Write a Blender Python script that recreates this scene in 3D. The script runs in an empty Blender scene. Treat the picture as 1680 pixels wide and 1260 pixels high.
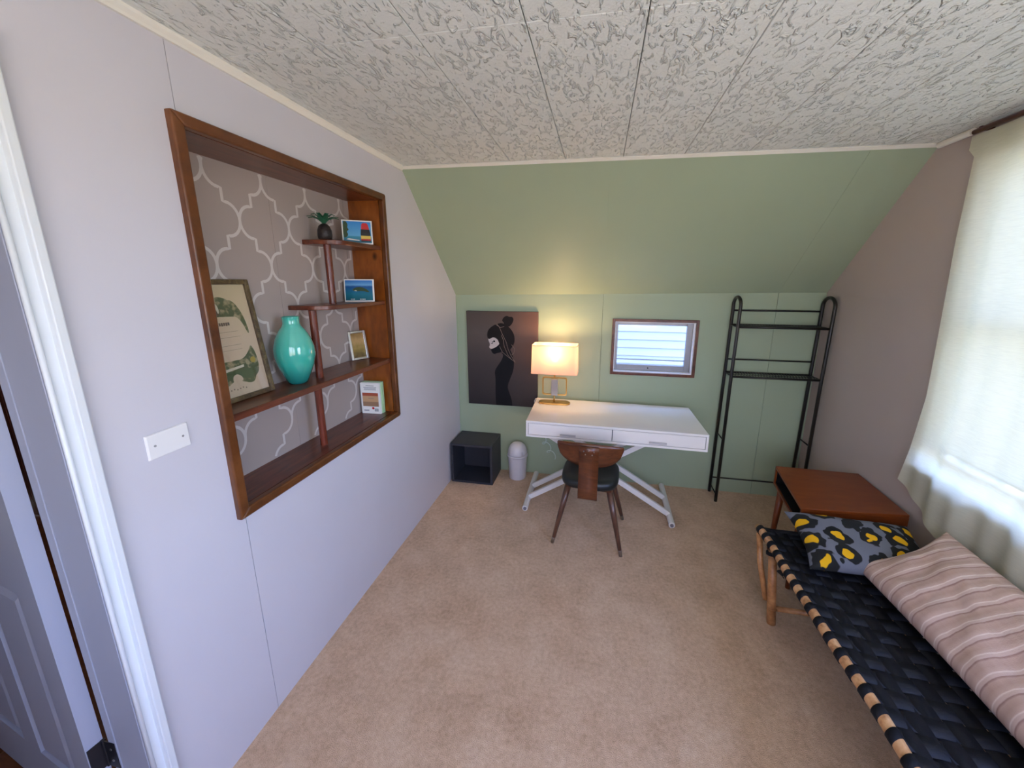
import bpy, bmesh, math, random
from mathutils import Vector, Matrix, noise
from mathutils.geometry import tessellate_polygon
random.seed(7)
SC = bpy.context.scene
COL = SC.collection

# ------------------------------------------------------------------ camera
F_PX, YAW, PITCH, ROLL = 624.537, -0.193576, -0.215437, 0.002417
cam_d = bpy.data.cameras.new('camera')
cam = bpy.data.objects.new('camera', cam_d)
COL.objects.link(cam)
cam_d.sensor_fit = 'HORIZONTAL'
cam_d.sensor_width = 36.0
cam_d.lens = F_PX / 1680 * 36.0
cam_d.shift_x = -20.598 / 1680
cam_d.shift_y = -31.429 / 1680
cam_d.clip_start = 0.02
_f = Vector((math.sin(YAW) * math.cos(PITCH), math.cos(YAW) * math.cos(PITCH), math.sin(PITCH)))
_r = Vector((math.cos(YAW), -math.sin(YAW), 0))
_u = _r.cross(_f)
_r2 = _r * math.cos(ROLL) + _u * math.sin(ROLL)
_u2 = -_r * math.sin(ROLL) + _u * math.cos(ROLL)
cam.matrix_world = Matrix(((_r2.x, _u2.x, -_f.x, 1.180633), (_r2.y, _u2.y, -_f.y, -3.044059), (_r2.z, _u2.z, -_f.z, 1.65), (0, 0, 0, 1)))
SC.camera = cam

# ------------------------------------------------------------------ world, daylight, exposure
SC.view_settings.view_transform = 'Standard'
SC.view_settings.look = 'None'
SC.view_settings.gamma = 1.0
SC.view_settings.use_curve_mapping = False
SC.view_settings.exposure = 0.56
world = bpy.data.worlds.new('sky')
SC.world = world
world.use_nodes = True
wn = world.node_tree
wn.nodes.clear()
w_out = wn.nodes.new('ShaderNodeOutputWorld')
w_bg = wn.nodes.new('ShaderNodeBackground')
w_tc = wn.nodes.new('ShaderNodeTexCoord')
w_sep = wn.nodes.new('ShaderNodeSeparateXYZ')
w_ramp = wn.nodes.new('ShaderNodeValToRGB')
w_map = wn.nodes.new('ShaderNodeMapRange')
w_map.inputs['From Min'].default_value = -1
w_map.inputs['From Max'].default_value = 1
wn.links.new(w_tc.outputs['Generated'], w_sep.inputs[0])
wn.links.new(w_sep.outputs['Z'], w_map.inputs['Value'])
wn.links.new(w_map.outputs[0], w_ramp.inputs['Fac'])
wn.links.new(w_ramp.outputs['Color'], w_bg.inputs['Color'])
wn.links.new(w_bg.outputs[0], w_out.inputs['Surface'])
cr = w_ramp.color_ramp
cr.elements[0].position = 0.0
cr.elements[0].color = (0.40, 0.39, 0.36, 1)        # ground: lawn and pale gravel
cr.elements[1].position = 1.0
cr.elements[1].color = (0.30, 0.45, 1.0, 1)         # zenith
for pos, c in ((0.485, (0.41, 0.40, 0.37, 1)), (0.515, (0.56, 0.72, 1.0, 1)), (0.7, (0.34, 0.50, 1.0, 1))):
    e = cr.elements.new(pos)
    e.color = c
w_bg.inputs['Strength'].default_value = 12.0


def portal(name, loc, rot, sx, sy):
    l = bpy.data.lights.new(name, 'AREA')
    l.shape = 'RECTANGLE'
    l.size, l.size_y = sx, sy
    l.cycles.is_portal = True
    o = bpy.data.objects.new(name, l)
    o.location, o.rotation_euler = loc, rot
    COL.objects.link(o)


# windows let the sky in: portals only guide the sampling, they give no light of their own
portal('sky_portal_curtained', (2.90, -1.51, 1.48), (0, math.pi / 2, 0), 1.42, 1.06)
portal('sky_portal_open', (2.90, -2.95, 1.46), (0, math.pi / 2, 0), 1.20, 1.0)
portal('sky_portal_front', (1.35, -4.10, 1.44), (math.pi / 2, 0, 0), 1.8, 1.28)
portal('sky_portal_small', (1.59, 0.2, 1.155), (-math.pi / 2, 0, 0), 0.6, 0.38)


# ------------------------------------------------------------------ helpers
ORI = {}
CARDS = set()      # things built in their own frame (x right, y towards the viewer, z up)


class G:
    """collects shapes (world coordinates) for one mesh object"""

    def __init__(s):
        s.b = bmesh.new()

    def poly(s, pts):
        try:
            return s.b.faces.new([s.b.verts.new(p) for p in pts])
        except ValueError:
            return None

    def box(s, lo, hi, mp=None):
        mp = mp or (lambda p: p)
        v = [s.b.verts.new(mp(Vector((x, y, z)))) for x in (lo[0], hi[0]) for y in (lo[1], hi[1]) for z in (lo[2], hi[2])]
        for f in ((0, 1, 3, 2), (4, 6, 7, 5), (0, 4, 5, 1), (2, 3, 7, 6), (0, 2, 6, 4), (1, 5, 7, 3)):
            s.b.faces.new([v[i] for i in f])
        return s

    def hexa(s, a, b):
        """a, b: two quads in matching order"""
        va = [s.b.verts.new(p) for p in a]
        vb = [s.b.verts.new(p) for p in b]
        n = len(va)
        s.b.faces.new(va[::-1])
        s.b.faces.new(vb)
        for i in range(n):
            j = (i + 1) % n
            s.b.faces.new((va[i], va[j], vb[j], vb[i]))
        return s

    def prism(s, pts, fa, fb):
        """2-D outline, fa/fb map (u,v) to the two end faces"""
        return s.hexa([fa(*p) for p in pts], [fb(*p) for p in pts])

    def tube(s, pts, r, n=10, caps=True, closed=False, flat=1.0):
        pts = [Vector(p) for p in pts]
        rs = r if isinstance(r, (list, tuple)) else [r] * len(pts)
        rings = []
        prev = None
        m = len(pts)
        for i, p in enumerate(pts):
            if closed:
                t = pts[(i + 1) % m] - pts[i - 1]
            else:
                t = pts[min(i + 1, m - 1)] - pts[max(i - 1, 0)]
            t.normalize()
            if prev is None:
                a = Vector((0, 0, 1)) if abs(t.z) < .9 else Vector((1, 0, 0))
                u = t.cross(a).normalized()
            else:
                u = (prev - t * prev.dot(t)).normalized()
            prev = u
            w = t.cross(u)
            rings.append([s.b.verts.new(p + (u * math.cos(2 * math.pi * k / n) + w * math.sin(2 * math.pi * k / n) * flat) * rs[i]) for k in range(n)])
        for i in range(m if closed else m - 1):
            a, b = rings[i], rings[(i + 1) % m]
            for k in range(n):
                s.b.faces.new((a[k], a[(k + 1) % n], b[(k + 1) % n], b[k]))
        if caps and not closed:
            s.b.faces.new(rings[0][::-1])
            s.b.faces.new(rings[-1])
        return s

    def lathe(s, prof, c, n=40, sx=1, sy=1):
        rings = []
        for r, z in prof:
            rings.append([s.b.verts.new((c[0] + sx * r * math.cos(2 * math.pi * k / n), c[1] + sy * r * math.sin(2 * math.pi * k / n), c[2] + z)) for k in range(n)])
        for a, b in zip(rings, rings[1:]):
            for k in range(n):
                s.b.faces.new((a[k], a[(k + 1) % n], b[(k + 1) % n], b[k]))
        if prof[0][0] > 1e-5:
            s.b.faces.new(rings[0][::-1])
        if prof[-1][0] > 1e-5:
            s.b.faces.new(rings[-1])
        return s

    def ball(s, c, r, u=16, v=10, sc=(1, 1, 1)):
        bmesh.ops.create_uvsphere(s.b, u_segments=u, v_segments=v, radius=r,
                                  matrix=Matrix.Translation(c) @ Matrix.Diagonal((*sc, 1)))
        return s

    def grid(s, nu, nv, f):
        vs = [[s.b.verts.new(f(i / nu, j / nv)) for j in range(nv + 1)] for i in range(nu + 1)]
        for i in range(nu):
            for j in range(nv):
                s.b.faces.new((vs[i][j], vs[i + 1][j], vs[i + 1][j + 1], vs[i][j + 1]))
        return s

    def build(s, name, mat, parent=None, bevel=0.0, smooth=False, weld=False, sub=0, origin=None, seg=2, solid=0, kind=None):
        if weld:
            bmesh.ops.remove_doubles(s.b, verts=s.b.verts, dist=1e-5)
        bmesh.ops.recalc_face_normals(s.b, faces=s.b.faces)
        o0 = ORI.get(parent.name, Vector((0, 0, 0))) if parent else Vector((0, 0, 0))
        org = Vector(origin) if origin is not None else o0
        bmesh.ops.translate(s.b, verts=s.b.verts, vec=-org)
        if parent and parent.name in CARDS:
            bmesh.ops.scale(s.b, verts=s.b.verts, vec=(1, -1, 1))
            bmesh.ops.recalc_face_normals(s.b, faces=s.b.faces)
        me = bpy.data.meshes.new(name)
        s.b.to_mesh(me)
        s.b.free()
        if smooth:
            for p in me.polygons:
                p.use_smooth = True
        me.materials.append(mat)
        ob = bpy.data.objects.new(name, me)
        COL.objects.link(ob)
        ORI[ob.name] = org
        ob.location = org - o0 if parent else org
        if parent:
            ob.parent = parent
        if solid:
            m = ob.modifiers.new('solid', 'SOLIDIFY')
            m.thickness = solid
            m.offset = 0
        if bevel:
            m = ob.modifiers.new('bevel', 'BEVEL')
            m.width = bevel
            m.segments = seg
            m.limit_method = 'ANGLE'
            m.angle_limit = math.radians(40)
            m.harden_normals = False
        if sub:
            m = ob.modifiers.new('sub', 'SUBSURF')
            m.levels = m.render_levels = sub
        if kind:
            ob['kind'] = kind
        return ob


def tess(g, pts, f):
    """flat filled outline, concave shapes too"""
    vs = [g.b.verts.new(f(u, v)) for u, v in pts]
    for t in tessellate_polygon([[Vector((u, v, 0)) for u, v in pts]]):
        try:
            g.b.faces.new([vs[i] for i in t])
        except ValueError:
            pass


def thing(name, label, cat, loc, group=None):
    o = bpy.data.objects.new(name, None)
    o.empty_display_size = .05
    COL.objects.link(o)
    o.location = loc
    ORI[o.name] = Vector(loc)
    return tag(o, label, cat, group)


def tag(o, label, cat, group=None):
    o['label'] = label
    o['category'] = cat
    if group:
        o['group'] = group
    return o


def lab(o, label):
    o['label'] = label
    return o


def struct(name, label, cat, loc=(0, 0, 0)):
    o = bpy.data.objects.new(name, None)
    COL.objects.link(o)
    o.location = loc
    ORI[o.name] = Vector(loc)
    return stag(o, label, cat)


def stag(o, label, cat):
    o['kind'] = 'structure'
    o['label'] = label
    o['category'] = cat
    return o


# ------------------------------------------------------------------ materials
def lin(r, g, b):
    def f(c):
        c /= 255
        return c / 12.92 if c <= .04045 else ((c + .055) / 1.055) ** 2.4
    return (f(r), f(g), f(b), 1)


def mat(name, col, rough=.5, metal=0, spec=.5, coat=0):
    m = bpy.data.materials.new(name)
    m.use_nodes = True
    b = m.node_tree.nodes['Principled BSDF']
    b.inputs['Base Color'].default_value = col
    b.inputs['Roughness'].default_value = rough
    b.inputs['Metallic'].default_value = metal
    b.inputs['Specular IOR Level'].default_value = spec
    b.inputs['Coat Weight'].default_value = coat
    return m


def nd(m, typ, **kw):
    n = m.node_tree.nodes.new(typ)
    for k, v in kw.items():
        if k in n.inputs.keys():
            n.inputs[k].default_value = v
        else:
            setattr(n, k, v)
    return n


def lk(m, a, b):
    m.node_tree.links.new(a, b)


def coords(m, scale=(1, 1, 1), kind='Object', rot=(0, 0, 0)):
    t = nd(m, 'ShaderNodeTexCoord')
    mp = nd(m, 'ShaderNodeMapping')
    mp.inputs['Scale'].default_value = scale
    mp.inputs['Rotation'].default_value = rot
    lk(m, t.outputs[kind], mp.inputs['Vector'])
    return mp.outputs[0]


def noisetex(m, vec, scale, detail=3, rough=.5, dist=0):
    n = nd(m, 'ShaderNodeTexNoise')
    n.inputs['Scale'].default_value = scale
    n.inputs['Detail'].default_value = detail
    n.inputs['Roughness'].default_value = rough
    n.inputs['Distortion'].default_value = dist
    lk(m, vec, n.inputs['Vector'])
    return n.outputs['Fac']


def ramp(m, fac, stops, interp='LINEAR'):
    r = nd(m, 'ShaderNodeValToRGB')
    r.color_ramp.interpolation = interp
    e = r.color_ramp.elements
    e[0].position, e[0].color = stops[0][0], stops[0][1]
    e[1].position, e[1].color = stops[-1][0], stops[-1][1]
    for p, c in stops[1:-1]:
        x = e.new(p)
        x.color = c
    lk(m, fac, r.inputs['Fac'])
    return r.outputs['Color']


def bump(m, h, strength=.3, dist=.01):
    b = nd(m, 'ShaderNodeBump')
    b.inputs['Strength'].default_value = strength
    b.inputs['Distance'].default_value = dist
    lk(m, h, b.inputs['Height'])
    lk(m, b.outputs[0], m.node_tree.nodes['Principled BSDF'].inputs['Normal'])


def setcol(m, c):
    lk(m, c, m.node_tree.nodes['Principled BSDF'].inputs['Base Color'])


def math_n(m, op, a, b=None):
    n = nd(m, 'ShaderNodeMath')
    n.operation = op
    for i, x in enumerate((a, b)):
        if x is None:
            continue
        if isinstance(x, (int, float)):
            n.inputs[i].default_value = x
        else:
            lk(m, x, n.inputs[i])
    return n.outputs[0]


def mixc(m, fac, a, b):
    n = nd(m, 'ShaderNodeMix', data_type='RGBA')
    for s, x in ((n.inputs[0], fac), (n.inputs[6], a), (n.inputs[7], b)):
        if isinstance(x, (int, float, tuple)):
            s.default_value = x
        else:
            lk(m, x, s)
    return n.outputs[2]


def paint(name, c, rough=.45, var=.03, bs=.08, spec=.4):
    m = mat(name, c, rough, spec=spec)
    v = coords(m)
    n = noisetex(m, v, 1.7, 3)
    lo = tuple(x * (1 - var) for x in c[:3]) + (1,)
    hi = tuple(min(1, x * (1 + var)) for x in c[:3]) + (1,)
    setcol(m, ramp(m, n, ((.3, lo), (.7, hi))))
    bump(m, noisetex(m, v, 260, 2), bs, .001)
    return m


def wood(name, dark, mid, light, rough=.35, scale=(1, 1, 1), grain=9, knots=False, coat=.15, dist=4):
    """grain runs along the axis with the small scale"""
    m = mat(name, mid, rough, coat=coat)
    m.node_tree.nodes['Principled BSDF'].inputs['Coat Roughness'].default_value = .25
    v = coords(m, scale)
    n = noisetex(m, v, grain, 6, .6, dist * .12)
    n2 = noisetex(m, v, grain * 5, 3, .5)
    f = math_n(m, 'ADD', math_n(m, 'MULTIPLY', n, .8), math_n(m, 'MULTIPLY', n2, .2))
    c = ramp(m, f, ((.32, dark), (.5, mid), (.68, light)))
    if knots:
        vo = nd(m, 'ShaderNodeTexVoronoi')
        vo.inputs['Scale'].default_value = 5.5
        vo.inputs['Randomness'].default_value = 1
        t = nd(m, 'ShaderNodeTexCoord')
        mp = nd(m, 'ShaderNodeMapping')
        mp.inputs['Scale'].default_value = (1.1, 1.0, .8)
        lk(m, t.outputs['Object'], mp.inputs[0])
        lk(m, mp.outputs[0], vo.inputs['Vector'])
        k = ramp(m, vo.outputs['Distance'], ((.05, (1, 1, 1, 1)), (.13, (0, 0, 0, 1))))
        c = mixc(m, k, c, tuple(x * .35 for x in dark[:3]) + (1,))
    setcol(m, c)
    bump(m, n2, .06, .001)
    return m


M = {}
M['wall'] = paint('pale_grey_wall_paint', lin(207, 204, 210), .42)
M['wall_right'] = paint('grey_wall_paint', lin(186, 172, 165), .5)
M['green'] = paint('sage_green_paint', lin(164, 178, 150), .5)
M['joint'] = mat('dark_panel_joint', lin(60, 56, 52), .9)
M['green_joint'] = mat('green_panel_joint', lin(95, 110, 92), .8)
M['trim'] = paint('cream_trim_paint', lin(234, 230, 218), .4)
M['white'] = paint('white_gloss_paint', lin(232, 232, 232), .3, .01, .03)
M['door'] = paint('door_paint', lin(164, 167, 182), .35, .01, .05)
M['casing'] = paint('worn_white_gloss_paint', lin(226, 230, 232), .28, .04, .2)
M['plate'] = mat('white_plastic_plate', lin(235, 233, 230), .3)
M['screw'] = mat('painted_screw', lin(150, 148, 148), .4)
M['white_lac'] = mat('white_lacquer', lin(244, 238, 232), .12, coat=.5)
M['white_metal'] = mat('white_powder_coat', lin(235, 230, 225), .3)
M['handle'] = mat('pale_grey_handle', lin(190, 184, 184), .4)
M['gap'] = mat('dark_latch', lin(40, 38, 40), .9)  # dark base colour of the window latch knob
M['gap_grey'] = mat('drawer_gap', lin(120, 115, 120), .9)
M['black_metal'] = mat('black_enamelled_tube', lin(28, 24, 22), .35, spec=.5)
M['black_iron'] = mat('black_iron', lin(22, 22, 28), .45)
M['brass'] = mat('satin_brass', lin(205, 165, 95), .28, 1)
M['steel'] = mat('brushed_steel', lin(170, 165, 160), .35, 1)
M['chrome'] = mat('bright_silver', lin(225, 222, 220), .15, 1)
M['plastic'] = mat('white_plastic', lin(225, 222, 228), .35)
M['charcoal'] = mat('charcoal_laminate', lin(52, 52, 58), .5)
M['alu'] = mat('grey_aluminium', lin(150, 148, 150), .4, .7)
M['vinyl'] = mat('black_vinyl', lin(26, 30, 30), .38)
M['cord'] = mat('white_cord', lin(225, 220, 215), .5)
M['paper'] = mat('paper_white', lin(240, 238, 232), .6)
M['pages'] = mat('book_pages', lin(238, 232, 215), .8)
M['ink'] = mat('grey_ink', lin(120, 122, 130), .8)
M['green_cover'] = mat('pale_green_cover', lin(178, 215, 165), .5)
M['scroll'] = mat('pale_green_brush_line', lin(200, 214, 200), .6)
M['stencil'] = paint('stencil_paint', lin(214, 206, 200), .5)
M['taupe'] = paint('taupe_wallpaper_paint', lin(174, 160, 152), .55)

# ceiling: embossed plaster-look tile
m = mat('embossed_ceiling_tile', lin(230, 232, 226), .7, spec=.25)
v = coords(m)
wv = noisetex(m, v, 9, 2)
vm = nd(m, 'ShaderNodeVectorMath', operation='MULTIPLY')
mp = coords(m, (1.5, .7, 1), rot=(0, 0, .5))
strokes = noisetex(m, mp, 26, 3, .55, 1.6)
r1 = ramp(m, strokes, ((.54, (0, 0, 0, 1)), (.68, (1, 1, 1, 1))))
fine = noisetex(m, v, 140, 2)
h = math_n(m, 'ADD', r1, math_n(m, 'MULTIPLY', fine, .25))
bump(m, h, 1.0, .0075)
M['tile'] = m

# carpet
m = mat('beige_carpet', lin(176, 146, 118), .95, spec=.1)
v = coords(m)
big = noisetex(m, v, 5.0, 8, .72, .3)
sm = noisetex(m, v, 300, 2)
mid = noisetex(m, v, 55, 3, .6)
f = math_n(m, 'ADD', math_n(m, 'MULTIPLY', big, .45), math_n(m, 'ADD', math_n(m, 'MULTIPLY', mid, .32), math_n(m, 'MULTIPLY', sm, .23)))
base = ramp(m, f, ((.36, lin(184, 148, 114)), (.5, lin(214, 178, 144)), (.64, lin(232, 202, 170))))
spots = noisetex(m, v, 14, 2, .5)
base = mixc(m, ramp(m, spots, ((.72, (0, 0, 0, 1)), (.8, (.45, .45, .45, 1)))), base, lin(150, 118, 88))
setcol(m, base)
m.node_tree.nodes['Principled BSDF'].inputs['Sheen Weight'].default_value = .3
bump(m, math_n(m, 'ADD', sm, math_n(m, 'MULTIPLY', big, .5)), .8, .006)
M['carpet'] = m

M['pine'] = wood('amber_pine', lin(96, 44, 10), lin(140, 74, 20), lin(166, 94, 34), .34, (1, 3, .35), 9, knots=True)
M['trimwood'] = wood('stained_pine_trim', lin(66, 33, 11), lin(98, 54, 22), lin(118, 70, 33), .32, (3, 1, 1), 7)
M['shelfwood'] = wood('red_brown_shelf', lin(70, 30, 18), lin(102, 50, 30), lin(126, 68, 44), .3, (4, .5, 4), 8)
M['postwood'] = wood('dark_red_post', lin(74, 28, 18), lin(104, 46, 30), lin(130, 64, 46), .25, (4, 4, .5), 8)
M['wintrim'] = wood('brown_window_trim', lin(70, 34, 20), lin(100, 52, 32), lin(120, 68, 42), .35, (2, 2, 2), 9)
M['chairwood'] = wood('walnut_plywood', lin(66, 32, 16), lin(98, 52, 27), lin(122, 68, 38), .3, (.6, 3, 3), 10)
M['chairleg'] = wood('walnut_leg', lin(62, 38, 28), lin(92, 60, 46), lin(112, 76, 60), .3, (4, 4, .5), 10)
M['cherry'] = wood('cherry_veneer', lin(98, 44, 12), lin(120, 56, 18), lin(138, 70, 26), .35, (.5, 2, 2), 3, coat=.05)
M['ebony'] = mat('black_lined_interior', lin(18, 15, 14), .6)
M['rattan'] = wood('peeled_cane', lin(140, 88, 46), lin(188, 132, 82), lin(212, 160, 108), .4, (2, 2, 2), 8, coat=.05)
M['band'] = wood('worn_cane_band', lin(140, 88, 46), lin(200, 148, 100), lin(222, 176, 128), .4, (2, 2, 2), 12, coat=.05)
M['hallwood'] = wood('brown_wood_floor', lin(60, 30, 14), lin(92, 52, 24), lin(112, 68, 34), .4, (1, 5, 1), 5)
M['hallwall'] = wood('brown_wood_panelling', lin(60, 28, 16), lin(84, 42, 26), lin(100, 54, 36), .5, (4, 4, .4), 5)
M['rod'] = wood('dark_rod', lin(60, 22, 12), lin(86, 34, 20), lin(98, 44, 28), .3, (4, .6, 4), 8)

# webbing
m = mat('black_webbing', lin(18, 18, 23), .7, spec=.25)
bump(m, noisetex(m, coords(m, (1, 1, 1)), 400, 2), .3, .002)
M['web'] = m
m = mat('navy_webbing', lin(24, 26, 34), .6, spec=.3)
bump(m, noisetex(m, coords(m, (1, 1, 1)), 400, 2), .3, .002)
M['web2'] = m

# vase glass
m = mat('turquoise_glass', lin(70, 182, 165), .06, coat=1)
g = nd(m, 'ShaderNodeSeparateXYZ')
lk(m, coords(m), g.inputs[0])
setcol(m, ramp(m, math_n(m, 'MULTIPLY', g.outputs['Z'], 3.2), ((.02, lin(20, 112, 108)), (.3, lin(58, 178, 160)), (.75, lin(100, 200, 178)), (1, lin(48, 176, 160)))))
M['vase'] = m


def glass(name, col=(1, 1, 1, 1), rough=0.0):
    m = bpy.data.materials.new(name)
    m.use_nodes = True
    nt = m.node_tree
    nt.nodes.clear()
    o = nt.nodes.new('ShaderNodeOutputMaterial')
    tr = nt.nodes.new('ShaderNodeBsdfTransparent')
    tr.inputs[0].default_value = col
    gl = nt.nodes.new('ShaderNodeBsdfGlossy')
    gl.inputs['Roughness'].default_value = .02
    mx = nt.nodes.new('ShaderNodeMixShader')
    lw = nt.nodes.new('ShaderNodeLayerWeight')      # same from both sides, no false total reflection
    pw = nt.nodes.new('ShaderNodeMath')
    pw.operation = 'POWER'
    pw.inputs[1].default_value = 5
    ma = nt.nodes.new('ShaderNodeMath')
    ma.operation = 'MULTIPLY_ADD'
    ma.inputs[1].default_value = .6
    ma.inputs[2].default_value = .04
    lw.inputs['Blend'].default_value = .5
    nt.links.new(lw.outputs['Facing'], pw.inputs[0])
    nt.links.new(pw.outputs[0], ma.inputs[0])
    nt.links.new(ma.outputs[0], mx.inputs[0])
    nt.links.new(tr.outputs[0], mx.inputs[1])
    nt.links.new(gl.outputs[0], mx.inputs[2])
    nt.links.new(mx.outputs[0], o.inputs[0])
    return m


def cloth(name, col, trans=.5, clear=.1, bscale=(1, 1, 1), weave=True):
    m = bpy.data.materials.new(name)
    m.use_nodes = True
    nt = m.node_tree
    p = nt.nodes['Principled BSDF']
    out = nt.nodes['Material Output']
    p.inputs['Base Color'].default_value = col
    p.inputs['Roughness'].default_value = .9
    p.inputs['Specular IOR Level'].default_value = .1
    t = nt.nodes.new('ShaderNodeBsdfTranslucent')
    t.inputs['Color'].default_value = col
    c = nt.nodes.new('ShaderNodeBsdfTransparent')
    m1 = nt.nodes.new('ShaderNodeMixShader')
    m1.inputs[0].default_value = trans
    m2 = nt.nodes.new('ShaderNodeMixShader')
    m2.inputs[0].default_value = clear
    nt.links.new(p.outputs[0], m1.inputs[1])
    nt.links.new(t.outputs[0], m1.inputs[2])
    nt.links.new(m1.outputs[0], m2.inputs[1])
    nt.links.new(c.outputs[0], m2.inputs[2])
    nt.links.new(m2.outputs[0], out.inputs[0])
    if weave:
        n = noisetex(m, coords(m, bscale), 30, 4, .6)
        cc = ramp(m, n, ((.3, tuple(x * .92 for x in col[:3]) + (1,)), (.62, col)))
        lk(m, cc, p.inputs['Base Color'])
        lk(m, cc, t.inputs['Color'])
        bump(m, n, .25, .004)
    return m


M['glass'] = glass('window_glass', (.97, .98, 1, 1))
M['curtain'] = cloth('cream_slub_curtain', lin(232, 230, 208), .38, .10, (1, .7, 12))
M['blind'] = cloth('cream_roller_blind', lin(212, 210, 196), .47, .0, (1, 1, 6))
M['sheer'] = cloth('added_warming_sheer', lin(252, 220, 178), .75, .33, (1, 1, 1), False)  # tints the front window's daylight warmer, for the added drape only
M['shade'] = cloth('white_linen_shade', lin(232, 200, 178), .26, .07, (1, 1, 1), False)

m = mat('bulb_glow', (1, .8, .5, 1), .3)
p = m.node_tree.nodes['Principled BSDF']
p.inputs['Emission Color'].default_value = (1, .72, .36, 1)
p.inputs['Emission Strength'].default_value = 16
M['bulb'] = m

# leopard print
m = mat('grey_leopard_print', lin(110, 112, 122), .85, spec=.15)
cv = coords(m, (9.6, 9.6, .01))
nv = nd(m, 'ShaderNodeTexNoise')
nv.inputs['Scale'].default_value = 1.6
nv.inputs['Detail'].default_value = 2
lk(m, cv, nv.inputs['Vector'])
va = nd(m, 'ShaderNodeVectorMath', operation='MULTIPLY_ADD')
lk(m, nv.outputs['Color'], va.inputs[0])
va.inputs[1].default_value = (.55, .55, 0)
lk(m, cv, va.inputs[2])
vo = nd(m, 'ShaderNodeTexVoronoi')
vo.voronoi_dimensions = '2D'
vo.inputs['Scale'].default_value = 1.0
vo.inputs['Randomness'].default_value = .62
lk(m, va.outputs[0], vo.inputs['Vector'])
d = vo.outputs['Distance']
gapn = noisetex(m, coords(m, (1, 1, .01)), 24, 1)
ring = ramp(m, math_n(m, 'ADD', d, math_n(m, 'MULTIPLY', math_n(m, 'SUBTRACT', gapn, .5), .5)), ((.42, (1, 1, 1, 1)), (.45, (0, 0, 0, 1))))
core = ramp(m, math_n(m, 'ADD', d, math_n(m, 'MULTIPLY', math_n(m, 'SUBTRACT', gapn, .5), -.25)), ((.20, (1, 1, 1, 1)), (.22, (0, 0, 0, 1))))
sepc = nd(m, 'ShaderNodeSeparateXYZ')
lk(m, vo.outputs['Color'], sepc.inputs[0])
has = ramp(m, sepc.outputs['X'], ((.16, (0, 0, 0, 1)), (.18, (1, 1, 1, 1))))
corec = math_n(m, 'MULTIPLY', core, has)
c = mixc(m, ring, lin(112, 114, 124), lin(38, 38, 38))
c = mixc(m, corec, c, lin(232, 176, 30))
setcol(m, c)
bump(m, noisetex(m, coords(m), 500, 2), .3, .002)
M['leopard'] = m

# blush striped cushion (stripes repeat along local y)
m = mat('blush_striped_linen', lin(206, 176, 162), .9, spec=.1)
sp = nd(m, 'ShaderNodeSeparateXYZ')
lk(m, coords(m), sp.inputs[0])
wob = math_n(m, 'MULTIPLY', math_n(m, 'SUBTRACT', noisetex(m, coords(m), 6, 1), .5), .012)
yy = math_n(m, 'ADD', sp.outputs['Y'], wob)
fr = math_n(m, 'FRACT', math_n(m, 'MULTIPLY', math_n(m, 'ADD', yy, 5.0), 1 / .05))
c = ramp(m, fr, ((0, lin(198, 166, 152)), (.10, lin(150, 112, 102)), (.16, lin(214, 188, 176)), (.30, lin(214, 188, 176)), (.36, lin(240, 224, 214)), (.42, lin(206, 176, 162)), (.7, lin(190, 158, 142)), (.98, lin(198, 166, 152))), 'LINEAR')
blk = noisetex(m, coords(m, (30, 1.5, 1)), 3, 1)
c = mixc(m, math_n(m, 'MULTIPLY', blk, .35), c, lin(216, 190, 178))
setcol(m, c)
bump(m, noisetex(m, coords(m, (1, 1, 1)), 260, 3), .35, .003)
M['blush'] = m

# printed pictures
m = mat('portrait_backdrop_print', lin(70, 58, 52), .45)
sp = nd(m, 'ShaderNodeSeparateXYZ')
lk(m, coords(m), sp.inputs[0])
c1 = ramp(m, math_n(m, 'ADD', sp.outputs['Z'], 0), ((.0, lin(34, 28, 29)), (.35, lin(60, 50, 48)), (.62, lin(88, 76, 70)), (.80, lin(74, 62, 56))))
rx = ramp(m, math_n(m, 'MULTIPLY', sp.outputs['X'], 1.6), ((.35, (0, 0, 0, 1)), (1, (.75, .75, .75, 1))))
topm = ramp(m, sp.outputs['Z'], ((.2, (0, 0, 0, 1)), (.75, (1, 1, 1, 1))))
setcol(m, mixc(m, math_n(m, 'MULTIPLY', rx, topm), c1, lin(112, 72, 56)))
M['portrait'] = m
M['sil'] = mat('portrait_black_print', lin(9, 9, 14), .5, spec=.25)
M['skin_print'] = mat('portrait_skin_print', lin(196, 186, 182), .5, spec=.25)
M['hair_print'] = mat('portrait_hair_print', lin(22, 14, 13), .5, spec=.25)
M['hair_line'] = mat('portrait_hair_strand_print', lin(140, 122, 112), .5, spec=.25)


def vgrad(name, stops, scale, axis='Z', rough=.3, nz=0.0, coat=.2):
    m = mat(name, (1, 1, 1, 1), rough, coat=coat)
    s = nd(m, 'ShaderNodeSeparateXYZ')
    v = coords(m)
    lk(m, v, s.inputs[0])
    f = math_n(m, 'MULTIPLY', s.outputs[axis], scale)
    if nz:
        f = math_n(m, 'ADD', f, math_n(m, 'MULTIPLY', math_n(m, 'SUBTRACT', noisetex(m, v, 40, 3), .5), nz))
    setcol(m, ramp(m, f, stops))
    return m


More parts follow.
